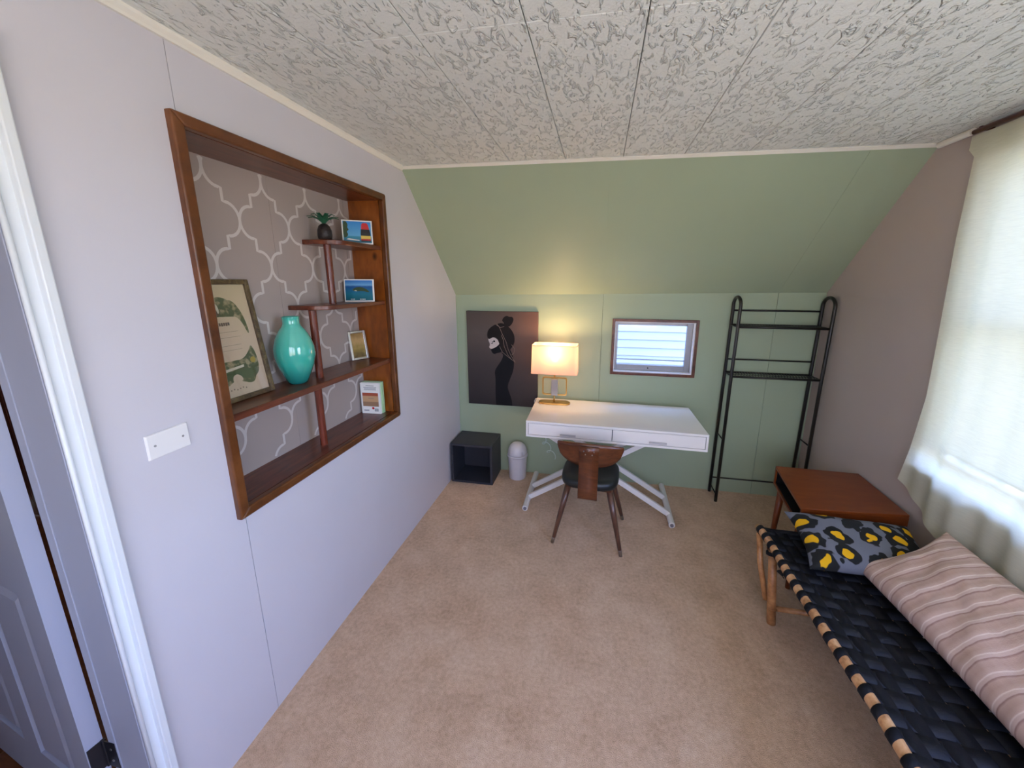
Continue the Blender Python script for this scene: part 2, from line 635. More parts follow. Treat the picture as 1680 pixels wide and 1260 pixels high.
M['sea1'] = vgrad('postcard_sky_and_sea_print', ((0, lin(20, 92, 120)), (.3, lin(36, 140, 170)), (.34, lin(90, 170, 215)), (.95, lin(36, 130, 205))), 1 / .12)
M['sea2'] = vgrad('postcard_ocean_print', ((0, lin(10, 96, 110)), (.35, lin(14, 116, 138)), (.72, lin(20, 84, 150)), (.8, lin(110, 170, 215)), (1, lin(30, 110, 190))), 1 / .11, nz=.05)
M['isle'] = vgrad('postcard_island_print', ((0, lin(50, 70, 40)), (.5, lin(150, 130, 90)), (1, lin(60, 80, 50))), 18, 'X', nz=1.5)
M['palm'] = mat('palm_green_print', lin(52, 78, 44), .4)
M['red'] = mat('red_print', lin(196, 32, 36), .4)
M['blackp'] = mat('black_print', lin(24, 24, 28), .4)
M['yellowp'] = mat('yellow_print', lin(222, 190, 80), .4)
M['brick'] = mat('rust_print', lin(166, 82, 58), .5)
M['tan'] = mat('tan_print', lin(198, 158, 116), .5)
M['brown'] = mat('brown_print', lin(158, 122, 92), .5)
M['agedpaper'] = vgrad('aged_certificate_paper', ((0, lin(214, 188, 152)), (.5, lin(226, 198, 162)), (1, lin(220, 196, 150))), 2.2, nz=.3, rough=.35, coat=.4)
M['foliage_p'] = vgrad('printed_foliage', ((0, lin(96, 100, 62)), (.5, lin(186, 166, 124)), (1, lin(104, 112, 72))), 30, 'Y', nz=3, rough=.4)
M['foliage_d'] = mat('printed_dark_foliage', lin(92, 102, 62), .5)
M['banner_p'] = mat('printed_pale_banner', lin(222, 210, 180), .5)
M['ink_b'] = mat('brown_ink', lin(110, 88, 70), .6)
M['flower'] = mat('printed_yellow_flower', lin(190, 160, 66), .5)
M['oldgold'] = wood('weathered_bronze_frame', lin(50, 38, 22), lin(86, 68, 42), lin(122, 104, 66), .45, (1, 1, 1), 30)
M['antique'] = vgrad('sepia_picture', ((0, lin(70, 52, 30)), (.45, lin(150, 126, 60)), (.7, lin(186, 150, 96)), (1, lin(146, 112, 60))), 1 / .15, nz=.5)
M['pine_body'] = mat('dark_bronze_body', lin(44, 38, 38), .35, .3)
bump(M['pine_body'], noisetex(M['pine_body'], coords(M['pine_body']), 90, 1), .5, .004)
M['leaf'] = mat('painted_green_leaf', lin(40, 92, 66), .4)
M['siding'] = paint('white_vinyl_siding', lin(132, 142, 154), .5)

# ------------------------------------------------------------------ room dimensions
W, WC = 2.7245, 2.690
HK0, HK1 = 1.5396, 1.5797
YS0, YS1 = -.807, -.776
H0, H1 = 2.306, 2.278
YB = -3.95                      # wall behind the camera


def hz(x):                     # ceiling height
    return H0 + (H1 - H0) * x / WC


def kx(x):                     # top of the knee wall
    return HK0 + (HK1 - HK0) * x / W


def ysl(x):
    return YS0 + (YS1 - YS0) * x / WC


def rx(z):                     # right wall leans in a little above the knee
    return W if z < 1.56 else W - (z - 1.56) / (H1 - 1.56) * (W - WC)


# ------------------------------------------------------------------ floor
g = G()
g.box((0, YB, -.05), (W + .1, 0.02, 0))
stag(g.build('floor', M['carpet']), 'worn beige wall-to-wall carpet across the whole room', 'floor')
hall_floor = struct('floor', 'brown wooden board floor beyond the open door', 'floor', (0, 0, 0))
g = G()
for k in range(14):
    x0 = -3.0 + k * .215
    g = G()
    g.box((x0, -4.1, -.02), (min(x0 + .212, -.001), -1.3, -.004 + .001 * (k % 2)))
    g.build('floor_board', M['hallwood'], hall_floor)

# ------------------------------------------------------------------ ceiling
ceiling = struct('ceiling', 'low ceiling of long embossed off-white tiles', 'ceiling')
g = G()
g.hexa([(-.05, YB, hz(0) + .012), (W, YB, hz(W) + .012), (W, YS1, hz(W) + .012), (-.05, YS0, hz(0) + .012)],
       [(-.05, YB, hz(0) + .08), (W, YB, hz(W) + .08), (W, YS1, hz(W) + .08), (-.05, YS0, hz(0) + .08)])
g.build('ceiling_board', M['joint'], ceiling)
gx = [0.0487 + .3045 * k for k in range(-1, 9)] + [WC + .03]
for i in range(len(gx) - 1):
    a, b = max(gx[i], 0) + .0014, min(gx[i + 1], WC + .03) - .0014
    if b - a < .03:
        continue
    ys = [None, -1.93 - (.0 if i % 2 else .0), -3.15, YB]
    for j in range(3):
        def yy0(x):
            return ysl(x) if j == 0 else ys[j] - .0008
        y1 = ys[j + 1] + .0008
        g = G()
        lo = [(a, yy0(a), hz(a)), (b, yy0(b), hz(b)), (b, y1, hz(b)), (a, y1, hz(a))]
        g.hexa(lo, [(p[0], p[1], p[2] + .014) for p in lo])
        g.build('ceiling_tile', M['tile'], ceiling, bevel=.0015, seg=1)

# ------------------------------------------------------------------ back wall: knee wall, slope
wall_back = struct('wall_back', 'sage green knee wall of wide panels behind the desk', 'wall')
WX0, WX1, WZ0, WZ1 = 1.303, 1.893, .950, 1.350      # small window opening
T = .14


def panel_xz(g, x0, x1, z0, z1, y0=0.0, y1=.012):
    """z1 may be 'top' = follows the knee height"""
    za, zb = (kx(x0), kx(x1)) if z1 == 'top' else (z1, z1)
    f = [(x0, y0, z0), (x1, y0, z0), (x1, y0, zb), (x0, y0, za)]
    g.hexa(f, [(p[0], y1, p[2]) for p in f])


g = G()
for x0, x1, z0, z1 in ((-.1, WX0, 0, 'top'), (WX1, W + .1, 0, 'top'), (WX0, WX1, 0, WZ0), (WX0, WX1, WZ1, 'top')):
    panel_xz(g, x0, x1, z0, z1, .011, T)
g.build('wall_core', M['green_joint'], wall_back)
for x0, x1 in ((0, 1.2015), (1.2035, 2.4195), (2.4215, W + .02)):
    g = G()
    if x0 < WX0 < x1:
        for a, b, z0, z1 in ((x0, WX0, 0, 'top'), (WX1, x1, 0, 'top'), (WX0, WX1, 0, WZ0), (WX0, WX1, WZ1, 'top')):
            panel_xz(g, a, b, z0, z1)
    else:
        panel_xz(g, x0, x1, 0, 'top')
    g.build('wall_panel', M['green'], wall_back)
# thin brush-painted scroll low on the wall
g = G()
pts = []
for i in range(60):
    t = i / 59
    px = .738 + .10 * t + .026 * math.sin(t * 15)
    pz = .345 - .18 * t + .026 * math.cos(t * 15)
    pts.append((px, -.0008, pz))
g.tube(pts, .0042, 6, flat=1)
lab(g.build('painted_scroll', M['scroll'], wall_back, smooth=True), 'faint pale curling line on the green wall below the desk')

slope = struct('wall_slope', 'sloping sage green attic wall above the desk', 'wall')


def slope_pt(x, t, off=0.0):
    a = Vector((x, 0, kx(x)))
    b = Vector((x, ysl(x), hz(x)))
    p = a.lerp(b, t)
    n = Vector((0, (b.z - a.z), -(b.y - a.y))).normalized()
    return p + n * off


for x0, x1 in ((-.0, 1.2018), (1.2026, 2.4198), (2.4206, W + .03)):
    g = G()
    a = [slope_pt(x0, 0), slope_pt(x1, 0), slope_pt(x1, 1), slope_pt(x0, 1)]
    b = [slope_pt(x0, 0, .012), slope_pt(x1, 0, .012), slope_pt(x1, 1, .012), slope_pt(x0, 1, .012)]
    g.hexa(a, b)
    g.build('slope_panel', M['green'], slope)
g = G()
g.hexa([slope_pt(-.1, -.02, .0115), slope_pt(W + .1, -.02, .0115), slope_pt(W + .1, 1.05, .0115), slope_pt(-.1, 1.05, .0115)],
       [slope_pt(-.1, -.02, .1), slope_pt(W + .1, -.02, .1), slope_pt(W + .1, 1.05, .1), slope_pt(-.1, 1.05, .1)])
g.build('wall_core', M['green'], slope)

# trims at the ceiling
g = G()
q = [(0, H0 - .022), (0, H0), (.022, H0), (.020, H0 - .008), (.012, H0 - .016), (.008, H0 - .022)]
g.prism(q, lambda u, v: Vector((u, YB, v)), lambda u, v: Vector((u, YS0 + .005, v)))
stag(g.build('trim_1', M['trim']), 'narrow cream moulding where left wall meets ceiling', 'trim')
g = G()
a = [slope_pt(.0, 1.0), slope_pt(WC, 1.0)]
g.hexa([a[0] + Vector((0, -.008, 0)), a[1] + Vector((0, -.008, 0)), a[1] + Vector((0, .008, -.012)), a[0] + Vector((0, .008, -.012))],
       [a[0] + Vector((0, -.010, -.006)), a[1] + Vector((0, -.010, -.006)), a[1] + Vector((0, .004, -.016)), a[0] + Vector((0, .004, -.016))])
stag(g.build('trim_2', M['trim']), 'thin cream strip between ceiling and green slope', 'trim')
g = G()
g.tube([(WC - .012, -.79, H1 - .012), (WC - .018, -.965, H1 - .014)], .014, 12)
stag(g.build('trim_3', M['trim'], smooth=False), 'short cream moulding at ceiling corner left of curtain rod', 'trim')
g = G()
g.box((.0005, -.006, .001), (.007, -.0005, HK0 - .004))
stag(g.build('trim_4', M['green']), 'thin green corner strip beside the left wall', 'trim')

# ------------------------------------------------------------------ left wall with niche and door opening
wall_left = struct('wall_left', 'pale grey panelled left wall with built-in shelf niche', 'wall')
NY0, NY1, NZ0, NZ1, ND = -2.065, -1.062, .887, 2.072, -.190
DJ = -2.461                    # door jamb face


def left_prof(y):              # wall top follows the slope
    if y <= YS0:
        return H0
    return HK0 + (H0 - HK0) * (y / YS0)


def panel_yz(g, y0, y1, z0, z1, x0=-.010, x1=0.0):
    za, zb = (left_prof(y0), left_prof(y1)) if z1 == 'top' else (z1, z1)
    f = [(x1, y0, z0), (x1, y1, z0), (x1, y1, zb), (x1, y0, za)]
    g.hexa(f, [(x0, p[1], p[2]) for p in f])


g = G()
panel_yz(g, -2.455, -2.0711, 0, 'top')
g.build('wall_panel', M['wall'], wall_left)
g = G()
PY0, PY1, PZ0, PZ1 = -2.0689, NY1 + .012, NZ0 - .012, NZ1 + .012
for y0, y1, z0, z1 in ((PY0, PY1, 0, PZ0), (PY0, PY1, PZ1, 'top'), (PY1, YS0, 0, 'top'), (YS0, 0, 0, 'top')):
    panel_yz(g, y0, y1, z0, z1)
g.build('wall_panel', M['wall'], wall_left)
g = G()
for y0, y1, z0, z1 in ((DJ, NY0 - .002, 0, 'top'), (NY0 - .002, NY1 + .002, 0, NZ0 - .002), (NY0 - .002, NY1 + .002, NZ1 + .002, 'top'), (NY1 + .002, YS0, 0, 'top'), (YS0, .1, 0, 'top')):
    panel_yz(g, y0, y1, z0, z1, -.124, -.0095)
g.build('wall_core', M['joint'], wall_left)
# wall over and past the doorway (behind the camera)
g = G()
panel_yz(g, -3.30, DJ, 2.06, H0, -.148, 0)
panel_yz(g, YB, -3.30, 0, H0, -.148, 0)
g.build('wall_panel', M['wall'], wall_left)

# niche box
niche = thing('wall_niche_shelf', 'brown wooden display shelf unit set into the left wall', 'shelf', (0, -1.56, NZ0))
g = G()
panels = [(NY0 - .01, -1.5905), (-1.5895, -1.1085), (-1.1045, NY1 + .01)]
for a, b in panels:
    g = G()
    g.box((ND - .012, a, NZ0 - .01), (ND, b, NZ1 + .01))
    g.build('back_panel', M['taupe'], niche)
g = G()
g.box((ND - .02, NY0 - .02, NZ0 - .02), (ND - .0115, NY1 + .02, NZ1 + .02))
g.build('backing', M['joint'], niche)


def cyc(P, Q, n):
    return [P.lerp(Q, k / n) for k in range(n + 1)]


HWc, HHc = .1197, .1672
cell = []
nA = 7
for k in range(nA + 1):        # lobe: quarter ellipse from (1,0) to (.60,.40)
    a = math.pi / 2 * k / nA
    cell.append((.57 + .43 * math.cos(a), .36 * math.sin(a)))
cell += [(.50, .36), (.50, .64), (.43, .64)]
for k in range(1, nA + 1):
    a = math.pi / 2 * (1 - k / nA)
    cell.append((1 - (.57 + .43 * math.cos(a)), 1 - .36 * math.sin(a)))


def clip_in(y, z):
    return NY0 + .001 < y < NY1 - .001 and NZ0 + .001 < z < NZ1 - .001


g = G()
RW = .0058
for ci in range(-6, 8):
    for cj in range(-5, 6):
        if (ci + cj) % 2:
            continue
        cy_, cz_ = -1.6195 + ci * HWc, 1.8745 + cj * HHc
        for sx_, sz_ in ((1, 1), (1, -1)):
            pts = [(cy_ + sx_ * u * HWc, cz_ + sz_ * w_ * HHc) for u, w_ in cell]
            off = []
            for i, p in enumerate(pts):
                a = pts[max(i - 1, 0)]
                b = pts[min(i + 1, len(pts) - 1)]
                dx, dz = b[0] - a[0], b[1] - a[1]
                l = math.hypot(dx, dz) or 1
                off.append((-dz / l, dx / l))
            for i in range(len(pts) - 1):
                qd = [(pts[i][0] + off[i][0] * RW, pts[i][1] + off[i][1] * RW), (pts[i + 1][0] + off[i + 1][0] * RW, pts[i + 1][1] + off[i + 1][1] * RW),
                      (pts[i + 1][0] - off[i + 1][0] * RW, pts[i + 1][1] - off[i + 1][1] * RW), (pts[i][0] - off[i][0] * RW, pts[i][1] - off[i][1] * RW)]
                if all(clip_in(*q_) for q_ in qd):
                    g.poly([(ND + .0006 + .00002 * (i % 3), q_[0], q_[1]) for q_ in qd])
lab(g.build('stencil_lattice', M['stencil'], niche, kind='stuff'), 'pale quatrefoil lattice painted on the taupe niche back')

g = G(); g.box((ND, NY0 - .018, NZ0 - .018), (-.0092, NY0, NZ1 + .018)); g.build('side_board', M['pine'], niche)
g = G(); g.box((ND, NY1, NZ0 - .018), (-.0092, NY1 + .018, NZ1 + .018)); g.build('side_board', M['pine'], niche)
g = G(); g.box((ND, NY0, NZ1), (-.0092, NY1, NZ1 + .018)); g.build('top_board', M['shelfwood'], niche)
g = G(); g.box((ND, NY0, NZ0 - .018), (-.0092, NY1, NZ0)); g.build('bottom_board', M['shelfwood'], niche)
# mitred face trim, slightly rounded
TO = (-2.1005, -1.030, .853, 2.107)
TI = (NY0, NY1, NZ0, NZ1)


def miter(y0, z0, y1, z1, iy0, iz0, iy1, iz1):
    g = G()
    a = [(-.009, y0, z0), (-.009, y1, z1), (-.009, iy1, iz1), (-.009, iy0, iz0)]
    g.hexa(a, [(.020, p[1], p[2]) for p in a])
    return g


o_, i_ = TO, TI
for args, nm in (((o_[0], o_[2], o_[0], o_[3], i_[0], i_[2], i_[0], i_[3]), 'side_trim'), ((o_[1], o_[2], o_[1], o_[3], i_[1], i_[2], i_[1], i_[3]), 'side_trim'),
                 ((o_[0], o_[3], o_[1], o_[3], i_[0], i_[3], i_[1], i_[3]), 'top_trim'), ((o_[0], o_[2], o_[1], o_[2], i_[0], i_[2], i_[1], i_[2]), 'bottom_trim')):
    miter(*args).build(nm, M['trimwood'], niche, bevel=.006, seg=3)


def round_shelf(y0, z, th, front=-.012):
    pts = [(ND, NY1), (front, NY1)]
    r = .10
    n = 16
    cx_, cy_ = ND + .0, y0 + r
    ex = front - ND
    for k in range(n + 1):
        a = math.pi / 2 * k / n
        pts.append((ND + ex * math.cos(a) ** .65, y0 + r - r * math.sin(a)))
    g = G()
    g.prism(pts, lambda u, v: Vector((u, v, z - th)), lambda u, v: Vector((u, v, z)))
    return g.build('shelf', M['shelfwood'], niche, bevel=.003)


S1, S2, S3 = 1.838, 1.542, 1.213
round_shelf(-1.432, S1, .022)
round_shelf(-1.562, S2, .020)
g = G(); g.box((ND, NY0, S3 - .026), (-.004, NY1, S3)); g.build('shelf', M['shelfwood'], niche, bevel=.003)
for y, z0, z1 in ((-1.398, S2, S1 - .022), (-1.540, S3, S2 - .020), (-1.562, NZ0, S3 - .026)):
    g = G()
    g.lathe([(.0165, 0), (.0165, z1 - z0)], (-.085, y, z0), 20)
    g.build('post', M['postwood'], niche, smooth=False)

# ------------------------------------------------------------------ door 1 (left), open into the hall
door = struct('door_1', 'open white six-panel door with white casing at left edge', 'door', (-.17, -2.48, 0))
# casing: flat, groove, bead
g = G(); g.box((0, -2.4300, 0), (.021, -2.411, 2.12)); lab(g.build('casing', M['casing'], door, bevel=.003), 'worn glossy white outer casing strip')
g = G(); g.box((0, -2.4505, 0), (.004, -2.4300, 2.12)); g.build('casing', M['casing'], door)
g = G(); g.tube([(.006, -2.456, 0), (.006, -2.456, 2.10)], .0055, 10); g.build('casing_bead', M['casing'], door, smooth=True)
g = G(); g.box((0.0, -2.4112, 0), (.0025, -2.4085, 2.12)); g.build('paint_gap', M['hallwall'], door)
g = G(); g.box((-.100, -2.4625, 0), (.001, -2.452, 2.06)); lab(g.build('jamb', M['door'], door, bevel=.001), 'grey-white painted side jamb')
g = G(); g.box((-.126, -2.4645, 0), (-.1002, -2.444, 2.06)); g.build('jamb', M['door'], door, bevel=.001)
DA = math.radians(9)
dd = Vector((-math.cos(DA), math.sin(DA), 0))
dn = Vector((-math.sin(DA), -math.cos(DA), 0))      # face the camera side sees
DH = Vector((-.156, -2.497, 0))
DW, DT = .762, .036


def dp(u, v, w):               # along door, up, out of the visible face
    return DH + dd * u + Vector((0, 0, v)) + dn * w


def dbox(g, u0, u1, v0, v1, w0, w1):
    a = [dp(u0, v0, w0), dp(u1, v0, w0), dp(u1, v1, w0), dp(u0, v1, w0)]
    b = [dp(u0, v0, w1), dp(u1, v0, w1), dp(u1, v1, w1), dp(u0, v1, w1)]
    g.hexa(a, b)


cols = ((.105, .330), (.432, .657))
rows = ((.20, .86), (1.02, 1.58), (1.70, 1.92))
g = G()
dbox(g, 0, DW, .012, 2.03, -DT + .010, -.010)
dbox(g, 0, cols[0][0], .012, 2.03, -.0101, 0)
dbox(g, cols[0][1], cols[1][0], .012, 2.03, -.0101, 0)
dbox(g, cols[1][1], DW, .012, 2.03, -.0101, 0)
for c0, c1 in cols:
    vs = [.012] + [v for r_ in rows for v in r_] + [2.03]
    for k in range(0, len(vs), 2):
        dbox(g, c0, c1, vs[k], vs[k + 1], -.0101, 0)
dbox(g, 0, DW, .012, 2.03, -DT, -DT + .0101)
g.build('leaf', M['door'], door)
for c0, c1 in cols:
    for r0, r1 in rows:
        g = G()
        e = .035
        lo = [dp(c0 + .004, r0 + .004, -.0100), dp(c1 - .004, r0 + .004, -.0100), dp(c1 - .004, r1 - .004, -.0100), dp(c0 + .004, r1 - .004, -.0100)]
        hi = [dp(c0 + e, r0 + e, -.001), dp(c1 - e, r0 + e, -.001), dp(c1 - e, r1 - e, -.001), dp(c0 + e, r1 - e, -.001)]
        g.hexa(lo, hi)
        g.build('panel', M['door'], door)
for hz_ in (.335, 1.78):
    g = G()
    g.box((-.146, -2.4660, hz_ - .045), (-.104, -2.4630, hz_ + .045))
    dbox(g, -.0025, 0.0, hz_ - .045, hz_ + .045, -.032, -.002)
    g.tube([(-.147, -2.4640, hz_ - .046), (-.147, -2.4640, hz_ + .046)], .0055, 8)
    h_ = lab(g.build('hinge', M['black_iron'], door), 'black butt hinge')
    for dz in (-.02, .02):
        g = G()
        g.tube([(-.122, -2.4655, hz_ + dz), (-.122, -2.4672, hz_ + dz)], .004, 8)
        g.build('screw', M['steel'], h_)

# hall beyond the door
hall = struct('wall_hall', 'brown wood panelled hall wall beyond the open door', 'wall')
for k in range(10):
    g = G()
    x0 = -3.0 + k * .28
    g.box((x0, -1.32, 0), (x0 + .276, -1.30, 2.3))
    g.build('wall_board', M['hallwall'], hall)
for k in range(10):
    g = G()
    y0 = -4.1 + k * .28
    g.box((-3.02, y0, 0), (-3.0, y0 + .276, 2.3))
    g.build('wall_board', M['hallwall'], hall)
g = G()
g.box((-3.0, -4.12, 0), (-.15, -4.10, 2.3))
g.box((-.21, -1.32, 0), (-.15, -1.30, .80)); g.box((-.21, -1.32, 2.12), (-.15, -1.30, 2.3))
g.box((-3.0, -4.12, 2.3), (-.15, -1.3, 2.32))
g.build('hall_shell', M['wall'], hall)

hl = bpy.data.lights.new('hall_fill_light', 'POINT')  # unseen fill light, added so the hall panelling shows brown past the door
hl.energy, hl.color, hl.shadow_soft_size = 9, (1, .8, .6), .08
ho = bpy.data.objects.new('hall_fill_light', hl)
COL.objects.link(ho)
ho.location = (-1.3, -1.75, 2.1)
# ------------------------------------------------------------------ right wall with two windows
wall_right = struct('wall_right', 'grey right wall beside the curtained window', 'wall')
W2 = (-2.02, -1.005, .79, 2.17)     # curtained window
W3 = (-3.45, -2.45, .86, 2.06)     # open window behind the bed


def rwall(g, y0, y1, z0, z1, x_in=0.0, x_out=.14):
    zs = [z0, z1] if not z0 < 1.56 < z1 else [z0, 1.56, z1]
    for a, b in zip(zs, zs[1:]):
        f = [(rx(a) + x_in, y0, a), (rx(a) + x_in, y1, a), (rx(b) + x_in, y1, b), (rx(b) + x_in, y0, b)]
        g.hexa(f, [(W + x_out, p[1], p[2]) for p in f])


g = G()
HT = 2.30
rwall(g, YB, W3[0], 0, HT)
rwall(g, W3[0], W3[1], 0, W3[2]); rwall(g, W3[0], W3[1], W3[3], HT)
rwall(g, W3[1], W2[0], 0, HT)
rwall(g, W2[0], W2[1], 0, W2[2]); rwall(g, W2[0], W2[1], W2[3], HT)
rwall(g, W2[1], YS1, 0, HT)
for ga in ([(W, YS1, 0), (W, .1, 0), (W, .1, 1.56), (W, YS1, 1.56)], [(W, YS1, 1.56), (W, .1, 1.56), (W - .001, .0, 1.58), (WC, YS1 + .0, H1 + .02)]):
    f = [Vector(p) for p in ga]
    g.hexa(f, [Vector((W + .14, p.y, p.z)) for p in f])
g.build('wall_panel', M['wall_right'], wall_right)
g = G()
FW0, FW1, FZ0, FZ1 = .45, 2.25, .80, 2.08
for a in ((-.15, 0, FW0, 2.32), (FW1, 0, W + .14, 2.32), (FW0, 0, FW1, FZ0), (FW0, FZ1, FW1, 2.32)):
    g.box((a[0], YB - .12, a[1]), (a[2], YB, a[3]))
stag(g.build('wall_front', M['wall']), 'plain pale wall behind the viewpoint', 'wall')
wf = struct('window_4', 'wide window behind the viewpoint with an added light-warming drape', 'window', (1.35, YB, FZ0))
for a in ((FW0, FZ0, FW0 + .05, FZ1), (FW1 - .05, FZ0, FW1, FZ1), (FW0, FZ0, FW1, FZ0 + .05), (FW0, FZ1 - .05, FW1, FZ1), (1.325, FZ0, 1.375, FZ1)):
    g = G(); g.box((a[0], YB - .08, a[1]), (a[2], YB - .03, a[3])); g.build('sash_bar', M['white'], wf)
g = G(); g.grid(60, 4, lambda u, v: Vector((FW0 - .1 + u * (FW1 - FW0 + .2), YB + .045 + .02 * math.sin(u * 70), FZ0 - .1 + v * (FZ1 - FZ0 + .18)))); g.build('added_warming_drape', M['sheer'], wf, smooth=True)  # drape added out of view to turn the blue window light neutral
g = G(); g.box((FW0 + .04, YB - .058, FZ0 + .04), (FW1 - .04, YB - .054, FZ1 - .04)); g.build('pane', M['glass'], wf)


def side_window(name, lbl, R, blind):
    y0, y1, z0, z1 = R
    w = struct(name, lbl, 'window', (W, (y0 + y1) / 2, z0))
    for a in ((W - .025, y0 - .015, z0 - .030, W + .13, y1 + .015, z0 + .004),):
        g = G(); g.box(a[:3], a[3:]); lab(g.build('sill', M['white'], w, bevel=.004), 'white painted sill')
    for a, b in (((W + .07, y0, z0), (W + .115, y0 + .045, z1)), ((W + .07, y1 - .045, z0), (W + .115, y1, z1)),
                 ((W + .07, y0, z0 + .004), (W + .115, y1, z0 + .05)), ((W + .07, y0, z1 - .045), (W + .115, y1, z1)),
                 ((W + .075, y0, (z0 + z1) / 2 - .02), (W + .11, y1, (z0 + z1) / 2 + .02))):
        g = G(); g.box(a, b); g.build('sash_bar', M['white'], w, bevel=.003)
    g = G(); g.box((W + .088, y0 + .04, z0 + .045), (W + .092, y1 - .04, z1 - .04)); g.build('pane', M['glass'], w)
    if blind:
        g = G()
        g.grid(14, 2, lambda u, v: Vector((W + .035 + .003 * math.sin(u * 9), y0 + .006 + u * (y1 - y0 - .012), z0 + .095 + .012 * u + v * (z1 - z0 - .115))))
        b = g.build('roller_blind', M['blind'], w, smooth=True)
        g = G(); g.tube([(W + .035, y0 + .006, z0 + .094), (W + .035, y1 - .006, z0 + .106)], .005, 8); g.build('hem_bar', M['trim'], b)
    return w


side_window('window_2', 'tall window behind the cream curtain, blind nearly closed', W2, True)
side_window('window_3', 'uncovered side window beyond the foot of the cot', W3, False)

# ------------------------------------------------------------------ small back window
win = struct('window_1', 'small brown framed window in the green back wall', 'window', ((WX0 + WX1) / 2, 0, WZ0))
tw = .021
for nm, a in (('side_trim', (WX0 - tw, -.014, WZ0 - tw, WX0, 0, WZ1 + tw)), ('side_trim', (WX1, -.014, WZ0 - tw, WX1 + tw, 0, WZ1 + tw)),
              ('top_trim', (WX0, -.014, WZ1, WX1, 0, WZ1 + tw)), ('bottom_trim', (WX0, -.014, WZ0 - tw, WX1, 0, WZ0))):
    g = G(); g.box(a[:3], a[3:]); lab(g.build(nm, M['wintrim'], win, bevel=.002), 'brown wood trim strip')
g = G()
for a in ((WX0, 0, WZ0 + .006, WX0 + .006, T, WZ1 - .006), (WX1 - .006, 0, WZ0 + .006, WX1, T, WZ1 - .006), (WX0, 0, WZ0, WX1, T, WZ0 + .006), (WX0, 0, WZ1 - .006, WX1, T, WZ1)):
    g.box(a[:3], a[3:])
g.build('reveal', M['white'], win)
fy0, fy1 = .055, .085
X0, X1, Z0, Z1 = WX0 + .006, WX1 - .006, WZ0 + .006, WZ1 - .006
for nm, a in (('sash_bar', (X0, fy0, Z0, X0 + .022, fy1, Z1)), ('sash_bar', (X1 - .042, fy0, Z0, X1, fy1, Z1)), ('sash_bar', (X0 + .022, fy0, Z1 - .026, X1 - .042, fy1, Z1)),
              ('sash_bar', (X0 + .022, fy0, Z0, X1 - .042, fy1, Z0 + .044)), ('cross_bar', (X0 + .022, fy0 + .008, Z0 + .082, X1 - .042, fy1, Z0 + .090))):
    g = G(); g.box(a[:3], a[3:]); g.build(nm, M['alu'], win, bevel=.002)
g = G(); g.box((X0 + .02, .070, Z0 + .04), (X1 - .04, .073, Z1 - .02)); g.build('pane', M['glass'], win)
g = G(); g.ball((1.575, fy0 - .003, Z0 + .022), .006, 10, 6); lab(g.build('latch_knob', M['gap'], win, smooth=True), 'small dark latch knob')

# neighbouring house seen through it
nb = thing('neighboring_house', 'white clapboard house wall seen through small back window', 'house', (1.6, 1.5, 0))
g = G(); g.box((-1.5, 1.56, -2.0), (5.5, 1.70, 2.9)); g.build('wall', M['siding'], nb)
for k in range(18):
    z0 = .33 + k * .095
    g = G()
    g.hexa([(-1.5, 1.530, z0), (5.5, 1.530, z0), (5.5, 1.56, z0), (-1.5, 1.56, z0)],
           [(-1.5, 1.552, z0 + .097), (5.5, 1.552, z0 + .097), (5.5, 1.56, z0 + .097), (-1.5, 1.56, z0 + .097)])
    g.build('siding_board', M['siding'], nb)
g = G(); g.box((1.18, 1.50, .45), (2.05, 1.535, .62)); ledge = lab(g.build('vent_strip', M['siding'], nb, bevel=.004), 'pale strip with a row of round holes')
for k in range(9):
    g = G(); g.tube([(1.32 + k * .075, 1.4995, .55), (1.32 + k * .075, 1.505, .55)], .024 if 0 < k < 8 else .012, 14)
    g.build('vent_disc', M['plastic'] if 0 < k < 8 else M['gap_grey'], ledge)

# ------------------------------------------------------------------ light switch plate
pl = thing('wall_plate', 'blank white plastic switch plate on left wall near door', 'wall plate', (0, -2.253, 1.209))
g = G()
a = [(0.0003, -2.3085, 1.171), (0.0003, -2.197, 1.173), (0.0003, -2.198, 1.246), (0.0003, -2.3085, 1.243)]
c0 = Vector((0, -2.253, 1.208))
g.hexa([Vector(p) for p in a], [Vector((.006, c0.y + (p[1] - c0.y) * .95, c0.z + (p[2] - c0.z) * .93)) for p in a])
g.build('plate', M['plate'], pl, bevel=.0015)
for dy in (-.036, .036):
    g = G(); g.tube([(.0055, -2.253 + dy, 1.209), (.0068, -2.253 + dy, 1.209)], .0032, 12)
    g.build('screw', M['screw'], pl)

# ------------------------------------------------------------------ canvas portrait
AX0, AX1, AZ0, AZ1 = .097, .699, .614, 1.413
art = thing('wall_art', 'dark portrait print of a woman in profile, hair in a bun', 'picture', (AX0, -.030, AZ0))
g = G(); g.box((AX0, -.030, AZ0), (AX1, -.0005, AZ1)); g.build('print_panel', M['portrait'], art, bevel=.002)
AW_, AH_ = AX1 - AX0, AZ1 - AZ0


def apt(u, v, k=0):            # pixel of the studied crop to the panel
    fx = (u - (97 + (v - 130) * .025)) / (787 + (v - 130) * -.035)
    fz = (v - (130 + (u - 97) * .008)) / (1005 + (u - 97) * .035)
    return Vector((AX0 + max(0, min(1, fx)) * AW_, -.0303 - .0003 * k, AZ1 - max(0, min(.998, fz)) * AH_))


def smoothpoly(pts, it=2):
    for _ in range(it):
        q = []
        for i in range(len(pts)):
            a, b = pts[i], pts[(i + 1) % len(pts)]
            q += [(a[0] * .75 + b[0] * .25, a[1] * .75 + b[1] * .25), (a[0] * .25 + b[0] * .75, a[1] * .25 + b[1] * .75)]
        pts = q
    return pts


